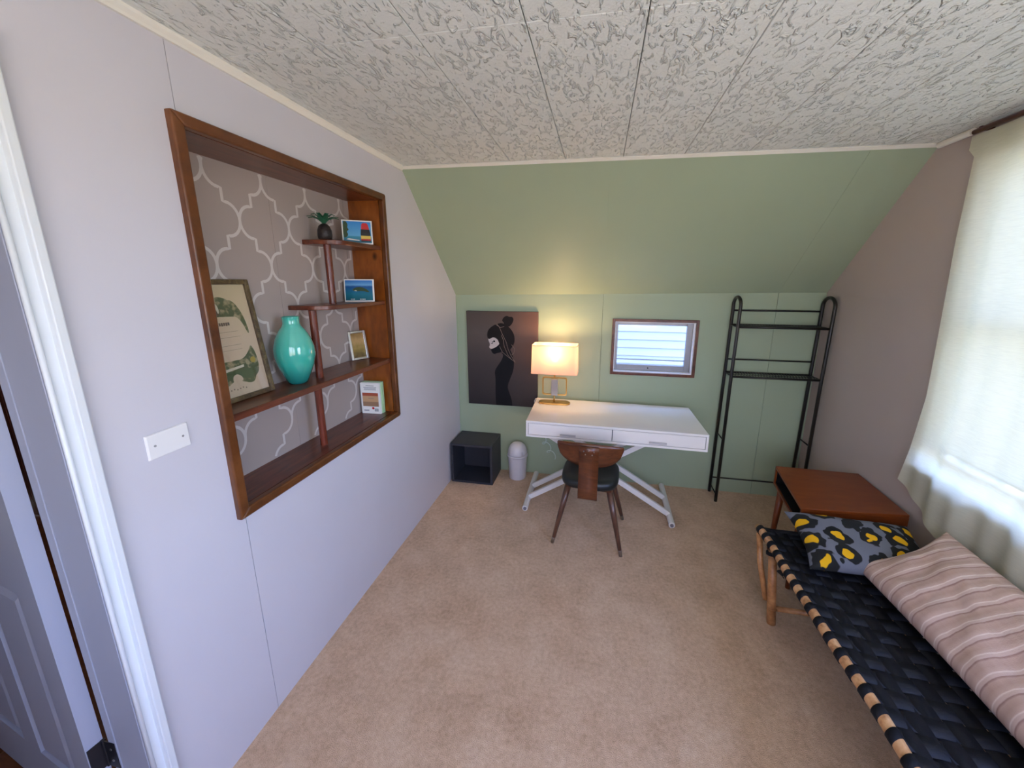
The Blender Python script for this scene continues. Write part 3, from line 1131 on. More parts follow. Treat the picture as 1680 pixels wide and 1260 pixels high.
def aprint(name, pts, m, k, it=2):
    g = G()
    pts = smoothpoly(pts, it)
    tess(g, pts, lambda u, v: apt(u, v, k))
    return g.build(name, m, art)


aprint('body_print', [(428, 1137), (422, 1000), (424, 850), (412, 770), (440, 720), (490, 650), (512, 590), (480, 560), (570, 500), (610, 590), (628, 660), (620, 760), (575, 870), (552, 940), (575, 1010), (600, 1080), (606, 1150), (606, 1162), (428, 1150)], M['sil'], 1)
aprint('face_print', [(345, 415), (400, 400), (452, 430), (472, 468), (440, 500), (405, 520), (372, 528), (352, 512), (366, 478), (346, 440)], M['skin_print'], 3, 1)
aprint('jaw_print', [(372, 532), (420, 500), (470, 455), (520, 500), (500, 560), (440, 572), (410, 586), (384, 566), (378, 548)], M['sil'], 2)
aprint('hair_print', [(330, 380), (340, 330), (380, 290), (440, 262), (500, 250), (570, 290), (620, 350), (636, 420), (625, 480), (580, 540), (560, 580), (500, 540), (470, 480), (440, 410), (400, 400), (360, 425), (338, 415)], M['hair_print'], 4)
aprint('bun_print', [(500, 215), (520, 188), (550, 176), (575, 190), (605, 185), (625, 210), (612, 250), (585, 285), (545, 296), (510, 280), (520, 250), (498, 235)], M['hair_print'], 5)
g = G()
for s_ in ([(385, 455), (400, 452), (420, 440)], [(376, 470), (396, 468)]):
    for a, b in zip(s_, s_[1:]):
        pa, pb = apt(*a, 6), apt(*b, 6)
        g.box((min(pa.x, pb.x), -.0325, min(pa.z, pb.z) - .002), (max(pa.x, pb.x), -.0320, max(pa.z, pb.z) + .002))
g.build('eye_print', M['sil'], art)
g = G()
for s_ in ([(440, 262), (470, 300), (500, 370), (540, 450), (560, 520), (590, 590), (640, 670)], [(490, 380), (510, 430), (520, 500), (560, 590), (600, 640)],
           [(600, 480), (632, 520), (625, 570), (600, 590)], [(470, 500), (500, 560), (560, 610), (630, 660)], [(430, 270), (480, 300), (520, 290)]):
    P_ = [apt(u, v, 7) for u, v in s_]
    g.tube(P_, [.0016] * len(P_), 5)
g.build('hair_strand_print', M['hair_line'], art)

# ------------------------------------------------------------------ cube
cb = thing('storage_cube', 'charcoal open-front storage cube in the left corner', 'storage cube', (.2, -.15, 0))
CX0, CX1, CY0, CY1, CH, ct = .018, .372, -.285, -.006, .345, .019
for nm, a in (('top', (CX0, CY0, CH - ct, CX1, CY1, CH)), ('bottom', (CX0, CY0, .001, CX1, CY1, ct)), ('side', (CX0, CY0, ct, CX0 + ct, CY1, CH - ct)), ('side', (CX1 - ct, CY0, ct, CX1, CY1, CH - ct)), ('back', (CX0 + ct, CY1 - .008, ct, CX1 - ct, CY1, CH - ct))):
    g = G(); g.box(a[:3], a[3:]); g.build(nm, M['charcoal'], cb, bevel=.001)

# ------------------------------------------------------------------ bin
bn = thing('waste_bin', 'small white plastic bin with swing dome lid', 'bin', (.544, -.09, 0))
BC = (.544, -.098, 0)
g = G(); g.lathe([(.068, 0), (.072, .004), (.080, .205), (.080, .208)], BC, 40); g.build('bucket', M['plastic'], bn, smooth=True)
g = G(); g.lathe([(.0865, .200), (.0875, .206), (.0865, .214), (.082, .216)], BC, 40); g.build('rim', M['plastic'], bn, smooth=True)
g = G()
g.lathe([(.083, .214), (.082, .235), (.077, .262), (.066, .288), (.048, .307), (.024, .317), (0.0001, .319)], BC, 40)
lid = g.build('dome_lid', M['plastic'], bn, smooth=True)
g = G()
fl = []
for i in range(13):
    for j in (0, 1):
        pass
g.grid(12, 8, lambda u, v: Vector((BC[0] + (.0845 * math.cos(math.asin(min(1, .02 + v * .92)))) * math.sin((u - .5) * 1.5), BC[1] - (.0845 * math.cos(math.asin(min(1, .02 + v * .92)))) * math.cos((u - .5) * 1.5), .219 + v * .092)))
g.build('swing_flap', M['plastic'], lid, smooth=True, solid=.002)

# ------------------------------------------------------------------ desk
dk = thing('desk', 'white lacquered lift desk with two drawers', 'desk', (1.3, -.36, 0))
DZ = .72
fl_, fr_, br_, bl_ = Vector((.717, -.623, 0)), Vector((1.883, -.646, 0)), Vector((1.872, -.108, 0)), Vector((.706, -.085, 0))


def dkp(u, v, z):              # u left-right 0..1, v front-back 0..1
    a = fl_.lerp(fr_, u)
    b = bl_.lerp(br_, u)
    p = a.lerp(b, v)
    return Vector((p.x, p.y, z))


def dkbox(u0, u1, v0, v1, z0, z1):
    g = G()
    g.hexa([dkp(u0, v0, z0), dkp(u1, v0, z0), dkp(u1, v1, z0), dkp(u0, v1, z0)], [dkp(u0, v0, z1), dkp(u1, v0, z1), dkp(u1, v1, z1), dkp(u0, v1, z1)])
    return g


dkbox(0, 1, 0, 1, DZ - .016, DZ).build('desktop', M['white_lac'], dk, bevel=.002)
dkbox(0, 1, 0, 1, DZ - .115, DZ - .100).build('bottom_board', M['white_lac'], dk, bevel=.001)
dkbox(0, .012, 0, 1, DZ - .100, DZ - .016).build('side_panel', M['white_lac'], dk, bevel=.001)
dkbox(.988, 1, 0, 1, DZ - .100, DZ - .016).build('side_panel', M['white_lac'], dk, bevel=.001)
dkbox(.012, .988, .96, 1, DZ - .100, DZ - .016).build('back_panel', M['white_lac'], dk)
dkbox(.013, .987, .05, .06, DZ - .0995, DZ - .0165).build('inner_divider', M['gap_grey'], dk)
for (u0, u1), hu in (((.0145, .4945), (.205, .290)), ((.4985, .9855), (.700, .785))):
    dr = dkbox(u0, u1, .004, .050, DZ - .0975, DZ - .0185).build('drawer', M['white_lac'], dk, bevel=.001)
    g = G()
    a, b = dkp(hu[0], -.001, DZ - .083), dkp(hu[1], -.001, DZ - .083)
    n_ = Vector((0, -.012, 0))
    g.tube([a, a + n_, a + n_ + Vector((0, 0, .004)), ], .0025, 8)
    g.tube([b, b + n_, b + n_ + Vector((0, 0, .004)), ], .0025, 8)
    g.box((a.x - .003, a.y - .014, a.z - .003), (b.x + .003, a.y - .009, a.z + .010), lambda p: p + Vector((0, (b.y - a.y) * (p.x - a.x) / (b.x - a.x), 0)))
    lab(g.build('handle', M['handle'], dr, bevel=.001), 'slim white pull handle')
for x in (.703, 1.728):
    sx_ = -.004 if x < 1 else .008
    g = G(); g.tube([(x + .0, -.582, .022), (x + sx_, -.045, .022)], .021, 16); ft = g.build('foot_bar', M['white_metal'], dk, smooth=False)
    g = G(); g.tube([(x, -.5825, .022), (x, -.589, .022)], .012, 12); lab(g.build('end_cap', M['gap_grey'], ft), 'grey plastic end cap')


def bar(p, q, w, h, name='scissor_bar'):
    p, q = Vector(p), Vector(q)
    t = (q - p).normalized()
    s_ = Vector((0, 1, 0))
    n_ = t.cross(s_).normalized()
    g = G()
    f = lambda c: [c + s_ * w + n_ * h, c - s_ * w + n_ * h, c - s_ * w - n_ * h, c + s_ * w - n_ * h]
    g.hexa(f(p), f(q))
    return g.build(name, M['white_metal'], dk, bevel=.002)


bar((.712, -.278, .035), (1.62, -.278, .60), .012, .018)
bar((.712, -.440, .035), (1.62, -.440, .60), .012, .018)
bar((1.722, -.250, .035), (.80, -.250, .60), .012, .018)
bar((1.722, -.468, .035), (.80, -.468, .60), .012, .018)
g = G(); g.tube([(1.217, -.24, .349), (1.217, -.478, .349)], .012, 12); g.build('pivot_rod', M['white_metal'], dk)
for x in (.81, 1.61):
    g = G(); g.box((x - .02, -.52, .590), (x + .02, -.20, .6045)); g.build('mounting_rail', M['white_metal'], dk, bevel=.002)

# ------------------------------------------------------------------ table lamp
LX, LY = .862, -.205
lp = thing('table_lamp', 'brass table lamp with glowing rectangular linen shade on desk', 'lamp', (LX, LY, DZ))


def stadium(cx, cy, w, d, n=12, r=None):
    r = d / 2 if r is None else r
    pts = []
    for sx_, sy_, a0 in ((1, 1, 0), (-1, 1, 90), (-1, -1, 180), (1, -1, 270)):
        for k in range(n + 1):
            a = math.radians(a0 + 90 * k / n)
            pts.append((cx + sx_ * (w / 2 - r) + r * math.cos(a), cy + sy_ * (d / 2 - r) + r * math.sin(a)))
    return pts


g = G(); g.prism(stadium(LX, LY, .245, .095), lambda u, v: Vector((u, v, DZ + .0005)), lambda u, v: Vector((u, v, DZ + .013))); g.build('base', M['brass'], lp, bevel=.002)
for z_ in (.012, .205):
    g = G(); g.lathe([(.006, 0), (.006, .055)], (LX - .002, LY, DZ + z_), 12); g.build('stem', M['brass'], lp, smooth=True)
g = G()
fr_pts = [Vector((u, LY, v)) for u, v in stadium(LX, DZ + .139, .192, .145, 5, .016)]
n_ = len(fr_pts)
ins = [Vector((LX + (p.x - LX) * (1 - .010 / .096), LY, DZ + .139 + (p.z - DZ - .139) * (1 - .010 / .0725))) for p in fr_pts]
for i in range(n_):
    j = (i + 1) % n_
    if (fr_pts[i] - fr_pts[j]).length < 1e-5:
        continue
    dY = Vector((0, .006, 0))
    g.hexa([fr_pts[i] - dY, fr_pts[j] - dY, ins[j] - dY, ins[i] - dY], [fr_pts[i] + dY, fr_pts[j] + dY, ins[j] + dY, ins[i] + dY])
lab(g.build('square_loop', M['brass'], lp), 'rounded square brass loop')
g = G(); g.box((LX - .025, LY - .014, DZ + .066), (LX + .025, LY + .014, DZ + .196)); lab(g.build('centre_block', M['steel'], lp, bevel=.002), 'upright grey metal block')
sh_b, sh_t = DZ + .250, DZ + .466
g = G()
pb = stadium(LX, LY, .350, .172, 6, .022)
pt = stadium(LX, LY, .338, .164, 6, .022)
va = [g.b.verts.new((u, v, sh_b)) for u, v in pb]
vb = [g.b.verts.new((u, v, sh_t)) for u, v in pt]
for i in range(len(va)):
    j = (i + 1) % len(va)
    g.b.faces.new((va[i], va[j], vb[j], vb[i]))
shade = lab(g.build('lamp_shade', M['shade'], lp, smooth=False), 'warm glowing off-white fabric shade')
for pts_, z_ in ((pb, sh_b), (pt, sh_t)):
    g = G(); g.tube([(u, v, z_) for u, v in pts_ if True][::2], .0022, 6, closed=True); g.build('rim_wire', M['shade'], shade)
g = G(); g.ball((LX, LY, DZ + .362), .026, 20, 12, (1, 1, 1.2)); g.build('bulb', M['bulb'], lp, smooth=True)
g = G(); g.lathe([(.016, 0), (.016, .055), (.012, .06)], (LX, LY, DZ + .275), 16); g.build('socket', M['brass'], lp, smooth=True)
l = bpy.data.lights.new('lamp_bulb_light', 'POINT')
l.energy = 4.2
l.color = (1, .70, .40)
l.shadow_soft_size = .035
lo_ = bpy.data.objects.new('lamp_bulb_light', l)
COL.objects.link(lo_)
lo_.location = (LX, LY, DZ + .42)
g = G()
g.tube([(LX - .09, LY + .045, DZ + .004), (LX - .13, LY + .07, DZ + .004), (.716, -.12, DZ + .004), (.700, -.125, DZ + .002), (.692, -.126, DZ - .02), (.694, -.10, DZ - .06), (.73, -.04, DZ - .10)], .003, 8)
g.build('power_cord', M['cord'], lp, smooth=True)

# ------------------------------------------------------------------ chair
ch = thing('desk_chair', 'mid-century walnut chair with black seat tucked at white desk', 'chair', (1.165, -.72, 0))
CA = math.radians(-4)


def chp(x, y, z):              # local chair frame (x right, y away from viewer)
    return Vector((1.168 + x * math.cos(CA) - y * math.sin(CA), -.72 + x * math.sin(CA) + y * math.cos(CA), z))


g = G()
nU, nV = 28, 12


def seat_o(a):
    ca, sa = math.cos(a), math.sin(a)
    e = .55
    x = math.copysign(abs(ca) ** e, ca) * (.182 - .012 * max(0, -sa))
    y = math.copysign(abs(sa) ** e, sa) * .185
    return x, y


rings = []
for rr, z in ((.0, .400), (.90, .400), (.985, .408), (1.0, .425), (.985, .445), (.93, .458), (.7, .463), (.35, .460), (0, .458)):
    rings.append((rr, z))
vr = []
for rr, z in rings:
    if rr == 0:
        vr.append([g.b.verts.new(chp(0, 0, z))])
    else:
        vr.append([g.b.verts.new(chp(seat_o(2 * math.pi * k / 40)[0] * rr, seat_o(2 * math.pi * k / 40)[1] * rr, z)) for k in range(40)])
for a, b in zip(vr, vr[1:]):
    for k in range(40):
        if len(a) == 1:
            g.b.faces.new((a[0], b[(k + 1) % 40], b[k]))
        elif len(b) == 1:
            g.b.faces.new((a[k], a[(k + 1) % 40], b[0]))
        else:
            g.b.faces.new((a[k], a[(k + 1) % 40], b[(k + 1) % 40], b[k]))
lab(g.build('seat', M['vinyl'], ch, smooth=True), 'black vinyl padded seat')
g = G(); g.hexa([chp(-.14, -.14, .385), chp(.14, -.14, .385), chp(.14, .14, .385), chp(-.14, .14, .385)], [chp(-.14, -.14, .402), chp(.14, -.14, .402), chp(.14, .14, .402), chp(-.14, .14, .402)]); g.build('seat_rail', M['chairwood'], ch)
# backrest: curved half-moon plywood
g = G()
out = []
for k in range(25):
    t = -1 + 2 * k / 24
    out.append((t * .197, .703 - .030 * t * t + .002))
for k in range(1, 32):
    a = math.pi * k / 32
    out.append((.197 * math.cos(a) if False else .197 * (1 - 2 * k / 32) * 1.0, .672 - .125 * (math.sin(a) ** .62)))


def back_pt(x, z, o):
    bow = -.05 + .05 * (x / .2) ** 2 * 1.0
    lean = -(z - .45) * .16
    return chp(x, -.145 + bow * .9 + .05 + lean + o - .01, z)


strip = []
nx = 24
for k in range(nx + 1):
    t = -1 + 2 * k / nx
    zt = .712 - .020 * t * t
    zb = .700 - .022 * t * t - .010 - .135 * max(0, 1 - abs(t) ** 2.3) ** .55
    strip.append((t * .197, zb, zt))
for a, b in zip(strip, strip[1:]):
    for r_ in range(6):
        q = []
        for (x, zb, zt), rr in ((a, r_ / 6), (b, r_ / 6), (b, (r_ + 1) / 6), (a, (r_ + 1) / 6)):
            q.append(back_pt(x, zb + (zt - zb) * rr, 0))
        g.poly(q)
lab(g.build('backrest', M['chairwood'], ch, weld=True, smooth=True, solid=.011), 'half-moon bent walnut backrest')
# splat on the viewer's side, bends under the seat
g = G()
prof = [(-.158, .690), (-.152, .64), (-.150, .58), (-.158, .50), (-.185, .44), (-.197, .40), (-.192, .365), (-.165, .350), (-.12, .372), (-.05, .382)]
prof = [(y - (.05 if False else 0), z) for y, z in prof]
fine_ = []
for a, b in zip(prof, prof[1:]):
    for k in range(4):
        fine_.append((a[0] + (b[0] - a[0]) * k / 4, a[1] + (b[1] - a[1]) * k / 4))
fine_.append(prof[-1])


def spl(y, z):
    if z > .46:
        return -.145 - .045 + .04 - (z - .45) * .16 - .022
    return y


SP = [(-.2075, .700), (-.201, .66), (-.194, .60), (-.190, .54), (-.194, .48), (-.205, .43), (-.210, .39), (-.204, .362), (-.188, .350)]
for a, b in zip(SP, SP[1:]):
    for x0, x1 in ((-.058, .058),):
        g.poly([chp(x0, a[0], a[1]), chp(x1, a[0], a[1]), chp(x1, b[0], b[1]), chp(x0, b[0], b[1])])
sp_ = g.build('splat', M['chairwood'], ch, weld=True, smooth=True, solid=.010)
for x_, z_ in ((-.03, .672), (.0, .678), (.03, .672), (-.02, .652), (.02, .652)):
    p_ = chp(x_, -.2035 - .006, z_)
    g = G()
    g.tube([p_, p_ + Vector((0, -.004, 0))], .004, 10)
    g.build('screw', M['steel'], sp_)
g = G(); g.hexa([chp(-.05, -.20, .366), chp(.05, -.20, .366), chp(.05, -.08, .378), chp(-.05, -.08, .378)], [chp(-.05, -.20, .378), chp(.05, -.20, .378), chp(.05, -.08, .390), chp(-.05, -.08, .390)]); g.build('bracket', M['chairwood'], ch)
for foot, top in (((.943, -.888), (-.128, -.105)), ((1.372, -.934), (.125, -.105)), ((.962, -.525), (-.125, .11)), ((1.402, -.545), (.122, .11))):
    p0 = Vector((foot[0], foot[1], 0.001))
    p1 = chp(top[0], top[1], .392)
    m0 = p0.lerp(p1, .09)
    g = G(); g.tube([m0, p0.lerp(p1, .6), p1], [.0115, .018, .0205], 16); lg = g.build('leg', M['chairleg'], ch, smooth=True)
    g = G(); g.tube([p0, m0, p0.lerp(p1, .092)], [.0105, .0118, .0118], 16); lab(g.build('ferrule', M['steel'], lg, smooth=True), 'metal ferrule')

# ------------------------------------------------------------------ metal rack
rk = thing('metal_rack', 'tall black tubular metal rack standing in the right corner', 'shelf rack', (2.41, -.09, 0))
YBk, YF = -.022, -.168
for x in (2.122, 2.694):
    pts = [(x - .012, YBk, .001), (x, YBk, 1.0), (x + .006, YBk, 1.49)]
    r_ = (YBk - YF) / 2
    for k in range(1, 12):
        a = math.pi * k / 12
        pts.append((x + .006, (YBk + YF) / 2 + r_ * math.cos(a), 1.49 + .058 * math.sin(a)))
    pts += [(x + .006, YF, 1.49), (x, YF, 1.0), (x - .004, YF, .001)]
    g = G(); g.tube(pts, .0115, 12); g.build('side_tube', M['black_metal'], rk, smooth=True)
    for z in (.055, .505):
        g = G(); g.tube([(x - .004, YBk, z), (x - .004, YF, z)], .005, 8); g.build('side_rung', M['black_metal'], rk, smooth=True)
    g = G()
for z, r_ in ((1.450, .0065), (1.090, .0055), (.126, .0055)):
    g = G(); g.tube([(2.122, YBk, z), (2.694, YBk, z)], r_, 8); g.build('rear_rail', M['black_metal'], rk, smooth=True)
for z, zz in ((1.345, 1.345), (.990, .990)):
    g = G()
    for y in (YBk, YF):
        g.tube([(2.126, y, z), (2.694, y, z)], .0085, 8)
    for x in (2.126, 2.694):
        g.tube([(x, YBk, z), (x, YF, z)], .005, 8)
    shf = g.build('wire_shelf', M['black_metal'], rk, smooth=True)
    g = G()
    for k in range(30):
        x = 2.14 + k * .0188
        g.tube([(x, YBk, z + .004), (x, YF, z + .004)], .0022, 5)
    g.tube([(2.126, -.095, z), (2.694, -.095, z)], .003, 6)
    g.build('wire_mesh', M['black_metal'], shf, kind='stuff')

# ------------------------------------------------------------------ side table
st = thing('side_table', 'low cherry wood end table with open black-lined cubby', 'side table', (2.48, -.87, 0))
ZT = .550
tq = [Vector((2.210, -1.112, 0)), Vector((2.694, -1.074, 0)), Vector((2.716, -.650, 0)), Vector((2.280, -.640, 0))]


def tp(u, v, z):
    a = tq[0].lerp(tq[1], u)
    b = tq[3].lerp(tq[2], u)
    p = a.lerp(b, v)
    return Vector((p.x, p.y, z))


def tbox(u0, u1, v0, v1, z0, z1):
    g = G()
    g.hexa([tp(u0, v0, z0), tp(u1, v0, z0), tp(u1, v1, z0), tp(u0, v1, z0)], [tp(u0, v0, z1), tp(u1, v0, z1), tp(u1, v1, z1), tp(u0, v1, z1)])
    return g


tbox(0, 1, 0, 1, ZT - .016, ZT).build('tabletop', M['cherry'], st, bevel=.002)
tbox(0, 1, 0, 1, ZT - .118, ZT - .104).build('bottom_board', M['cherry'], st, bevel=.002)
tbox(0, 1, 0, .035, ZT - .104, ZT - .016).build('side_panel', M['cherry'], st)
tbox(0, 1, .965, 1, ZT - .104, ZT - .016).build('side_panel', M['cherry'], st)
tbox(.93, 1, .035, .965, ZT - .104, ZT - .016).build('back_panel', M['cherry'], st)
g = tbox(.02, .929, .036, .045, ZT - .1035, ZT - .0165); g.build('lining', M['ebony'], st)
tbox(.02, .929, .955, .964, ZT - .1035, ZT - .0165).build('lining', M['ebony'], st)
tbox(.02, .929, .046, .954, ZT - .1035, ZT - .1005).build('lining', M['ebony'], st)
tbox(.02, .929, .046, .954, ZT - .0195, ZT - .0165).build('lining', M['ebony'], st)
tbox(.915, .929, .046, .954, ZT - .10, ZT - .02).build('lining', M['ebony'], st)
for u, v, du, dv in ((.10, .22, -.02, .0), (.90, .22, .02, .0), (.08, .88, -.03, .03), (.90, .88, .02, .02)):
    g = G(); g.tube([tp(u + du, v + dv, .001), tp(u, v, ZT - .118)], [.012, .021], 14); g.build('leg', M['cherry'], st, smooth=True)

# ------------------------------------------------------------------ cane cot
cot = thing('cane_cot', 'low cane cot with black woven strap bed by the window', 'daybed', (2.34, -2.0, 0))
BZ = .405
XL, XR, YH, YE = 2.040, 2.665, -1.085, -2.98
for x in (XL, XR):
    g = G()
    NP = 60
    pc = lambda t: (x + .004 * math.sin(t * 18), YH + (YE - YH) * t, BZ + .003 * math.sin(t * 29))
    pts = [pc(k / NP) for k in range(NP + 1)]
    g.tube(pts, [.0178 + .0006 * math.sin(k * .7) for k in range(NP + 1)], 16)
    pole = lab(g.build('side_pole', M['band'], cot, smooth=True), 'pale cane pole wound with black straps')
    # strap wraps
    n = 46
    for k in range(n):
        y = YH - .028 - k * .062
        if y < YE + .02:
            break
        g = G()
        prof = []
        for i, (dy, rr) in enumerate(((-.0145, .0178), (-.0135, .0205), (.0135, .0205), (.0145, .0178))):
            prof.append((dy, rr))
        ringsv = []
        for dy, rr in prof:
            c_ = pc((y - YH) / (YE - YH))
            ringsv.append([g.b.verts.new((c_[0] + rr * math.cos(a * math.pi / 8), y + dy + .006 * math.cos(a * math.pi / 8) * (1 if x == XL else -1), c_[2] + rr * math.sin(a * math.pi / 8))) for a in range(16)])
        for a_, b_ in zip(ringsv, ringsv[1:]):
            for q in range(16):
                g.b.faces.new((a_[q], a_[(q + 1) % 16], b_[(q + 1) % 16], b_[q]))
        g.build('strap_wrap', M['web'], pole, smooth=True)
for y in (YH - .01, YE + .03):
    g = G(); g.tube([(XL, y, BZ - .012), (XR, y, BZ - .012)], .013, 12); g.build('end_pole', M['web'], cot, smooth=True)
# woven bed: cross straps and long straps, over and under
AMP = .0026


def sag(x, y):
    u = (x - XL) / (XR - XL)
    return BZ + .008 - .030 * (4 * u * (1 - u)) ** .8


SW, SPN = .05, .056
nxs = int((XR - XL - .03) / SPN)
k = 0
y = YH - .028
rows_ = []
while y > YE + .03:
    rows_.append(y)
    y -= .062
for r_i, y in enumerate(rows_):
    g = G()
    n = nxs * 2 + 2

    def fx(u, v, y=y, r_i=r_i):
        x = XL + .015 + u * (XR - XL - .030)
        ph = (x - XL - .015) / SPN * math.pi
        z = sag(x, y) + AMP * math.sin(ph + (r_i % 2) * math.pi) * min(1, u * 12, (1 - u) * 12)
        return Vector((x, y + (v - .5) * .054, z))
    g.grid(n * 3, 1, fx)
    g.build('cross_strap', M['web2'], cot, smooth=True, solid=.0022)
for c_i in range(nxs + 1):
    x = XL + .015 + SPN * .5 + c_i * SPN
    if x > XR - .03:
        break
    g = G()
    n = len(rows_) * 6

    def fy(u, v, x=x, c_i=c_i):
        y = YH - .012 + u * (YE + .03 - YH + .012)
        ph = (y - rows_[0]) / .062 * math.pi
        z = sag(x, y) + AMP * math.cos(ph) * (-1 if c_i % 2 else 1) * -1
        return Vector((x + (v - .5) * .050, y, z))
    g.grid(n, 1, fy)
    g.build('long_strap', M['web'], cot, smooth=True, solid=.0022)
# legs at the head end
for x, s_ in ((XL, 1), (XR, -1)):
    g = G(); g.tube([(x + s_ * .040, -1.268, .001), (x + s_ * .030, -1.262, .12), (x + s_ * .012, -1.235, BZ - .02)], [.020, .0195, .018], 14); lgc = g.build('leg', M['rattan'], cot, smooth=True)
    g = G(); g.tube([(x + s_ * .036, -1.268, .083), (x + s_ * .036, -1.267, .090)], .0212, 14); g.build('node_ring', M['rattan'], lgc, smooth=True)
    g = G(); g.tube([(x + s_ * .015, -1.235, .10), (x - s_ * .0, -1.16, .25), (x - s_ * .004, -1.115, BZ - .015)], [.012, .014, .014], 12); g.build('brace', M['rattan'], cot, smooth=True)
    g = G(); g.tube([(x + s_ * .040, -2.80, .001), (x + s_ * .01, -2.83, BZ - .02)], [.020, .018], 14); g.build('leg', M['rattan'], cot, smooth=True)
    g = G()
    g.tube([(x + s_ * .008, -1.240, BZ - .045), (x + s_ * .008, -1.236, BZ - .030)], .024, 12); g.build('binding', M['web'], cot, smooth=True)
g = G(); g.tube([(XL + .03, -1.266, .085), (XR - .03, -1.268, .088)], .013, 12); g.build('stretcher', M['rattan'], cot, smooth=True)
g = G(); g.tube([(XL + .03, -2.80, .085), (XR - .03, -2.80, .088)], .013, 12); g.build('stretcher', M['rattan'], cot, smooth=True)
g = G()
g.grid(6, 3, lambda u, v: Vector((XL + .000 + .008 * math.sin(u * 6 + v * 2), -1.345 - .04 * v - .01 * math.sin(u * 5), BZ - .012 - u * .05)))
lab(g.build('strap_tail', M['web'], cot, smooth=True, solid=.002), 'loose black strap end hanging from the pole')


# ------------------------------------------------------------------ cushions
def pillow(name, mtl, c, ax, ay, w, h, t, nu=44, nv=44, wr=.006, seed=0, ears=.06, sagf=None):
    """ax, ay: unit vectors across / along, w,h full sizes, t full thickness"""
    ax, ay = Vector(ax).normalized(), Vector(ay).normalized()
    ay = (ay - ax * ay.dot(ax)).normalized()
    az = ax.cross(ay).normalized()
    if az.z < 0:
        az = -az
    b = bmesh.new()
    sheets = []
    for sgn in (1, -1):
        vs = []
        for i in range(nu + 1):
            row = []
            for j in range(nv + 1):
                u, v = -1 + 2 * i / nu, -1 + 2 * j / nv
                # rounded distribution
                uu, vv = math.sin(u * math.pi / 2), math.sin(v * math.pi / 2)
                th = (max(0, 1 - uu ** 4) * max(0, 1 - vv ** 4)) ** .55
                pinch = 1 - ears * (1 - vv * vv) * uu * uu - 0
                pinv = 1 - ears * (1 - uu * uu) * vv * vv
                x_ = uu * w / 2 * pinch
                y_ = vv * h / 2 * pinv
                nz = noise.noise(Vector((uu * 2.2 + seed, vv * 2.2 * h / w, sgn * 3.1))) * wr * th * 2
                nz += noise.noise(Vector((uu * 6 + seed, vv * 6 * h / w, sgn * 7.1))) * wr * .6 * th
                z_ = sgn * t / 2 * th * (1.0 if sgn > 0 else .75) + nz
                row.append((x_, y_, z_))
            vs.append(row)
        sheets.append(vs)
    me = bpy.data.meshes.new(name)
    verts, faces = [], []
    idx = []
    for s_, vs in enumerate(sheets):
        m_ = []
        for i in range(nu + 1):
            r_ = []
            for j in range(nv + 1):
                edge = i in (0, nu) or j in (0, nv)
                if s_ == 1 and edge:
                    r_.append(idx[0][i][j])
                else:
                    verts.append(vs[i][j])
                    r_.append(len(verts) - 1)
            m_.append(r_)
        idx.append(m_)
        for i in range(nu):
            for j in range(nv):
                q = (m_[i][j], m_[i + 1][j], m_[i + 1][j + 1], m_[i][j + 1])
                faces.append(q if s_ == 0 else q[::-1])
    me.from_pydata(verts, [], faces)
    me.materials.append(mtl)
    for p_ in me.polygons:
        p_.use_smooth = True
    o = bpy.data.objects.new(name, me)
    COL.objects.link(o)
    o.matrix_world = Matrix(((ax.x, ay.x, az.x, c[0]), (ax.y, ay.y, az.y, c[1]), (ax.z, ay.z, az.z, c[2]), (0, 0, 0, 1)))
    b.free()
    return o


leo = pillow('leopard_cushion', M['leopard'], (2.385, -1.272, .480), (1, -.03, -.01), (0, 1, .30), .52, .31, .115, seed=2, ears=.10)
tag(leo, 'grey cushion with black and yellow leopard spots on cot', 'cushion')
blush = pillow('striped_cushion', M['blush'], (2.484, -1.862, .530), (.27, .0, .17), (-.035, 1, 0), .37, 1.06, .13, 40, 90, seed=5, ears=.09, wr=.009)
tag(blush, 'long blush pink striped cushion leaning below the curtain', 'cushion')

# ------------------------------------------------------------------ curtain, rod
cu = thing('curtain', 'cream slub curtain glowing over the right window', 'curtain', (2.66, -1.6, 2.2))
CY1_, CY0_ = -.985, -2.20


def cur_left(z):
    pts = ((2.235, -.985), (1.81, -.985), (1.13, -1.018), (.86, -1.000), (.69, -.975), (.5, -.975))
    for (z1, y1), (z0, y0) in zip(pts, pts[1:]):
        if z >= z0:
            return y0 + (y1 - y0) * (z - z0) / (z1 - z0)
    return pts[-1][1]


def hem_z(u):
    return .690 - .135 * min(1, u / .22) ** .9


def cur(u, v, off=0.0):
    zt = 2.238
    zb = hem_z(u)
    z = zb + (zt - zb) * v
    yl = cur_left(z)
    y = yl + (CY0_ - yl) * u
    a = .005 + .009 * (1 - v)
    x = 2.674 + a * (math.sin(u * 21 + .6 * math.sin(v * 3)) + .45 * math.sin(u * 63 + 1.2 * math.sin(v * 2))) + a * .5 * math.sin(u * 9.0 + 1)
    if v > .965:
        x = 2.655 + (x - 2.674) * .4
    return Vector((x + off, y, z))


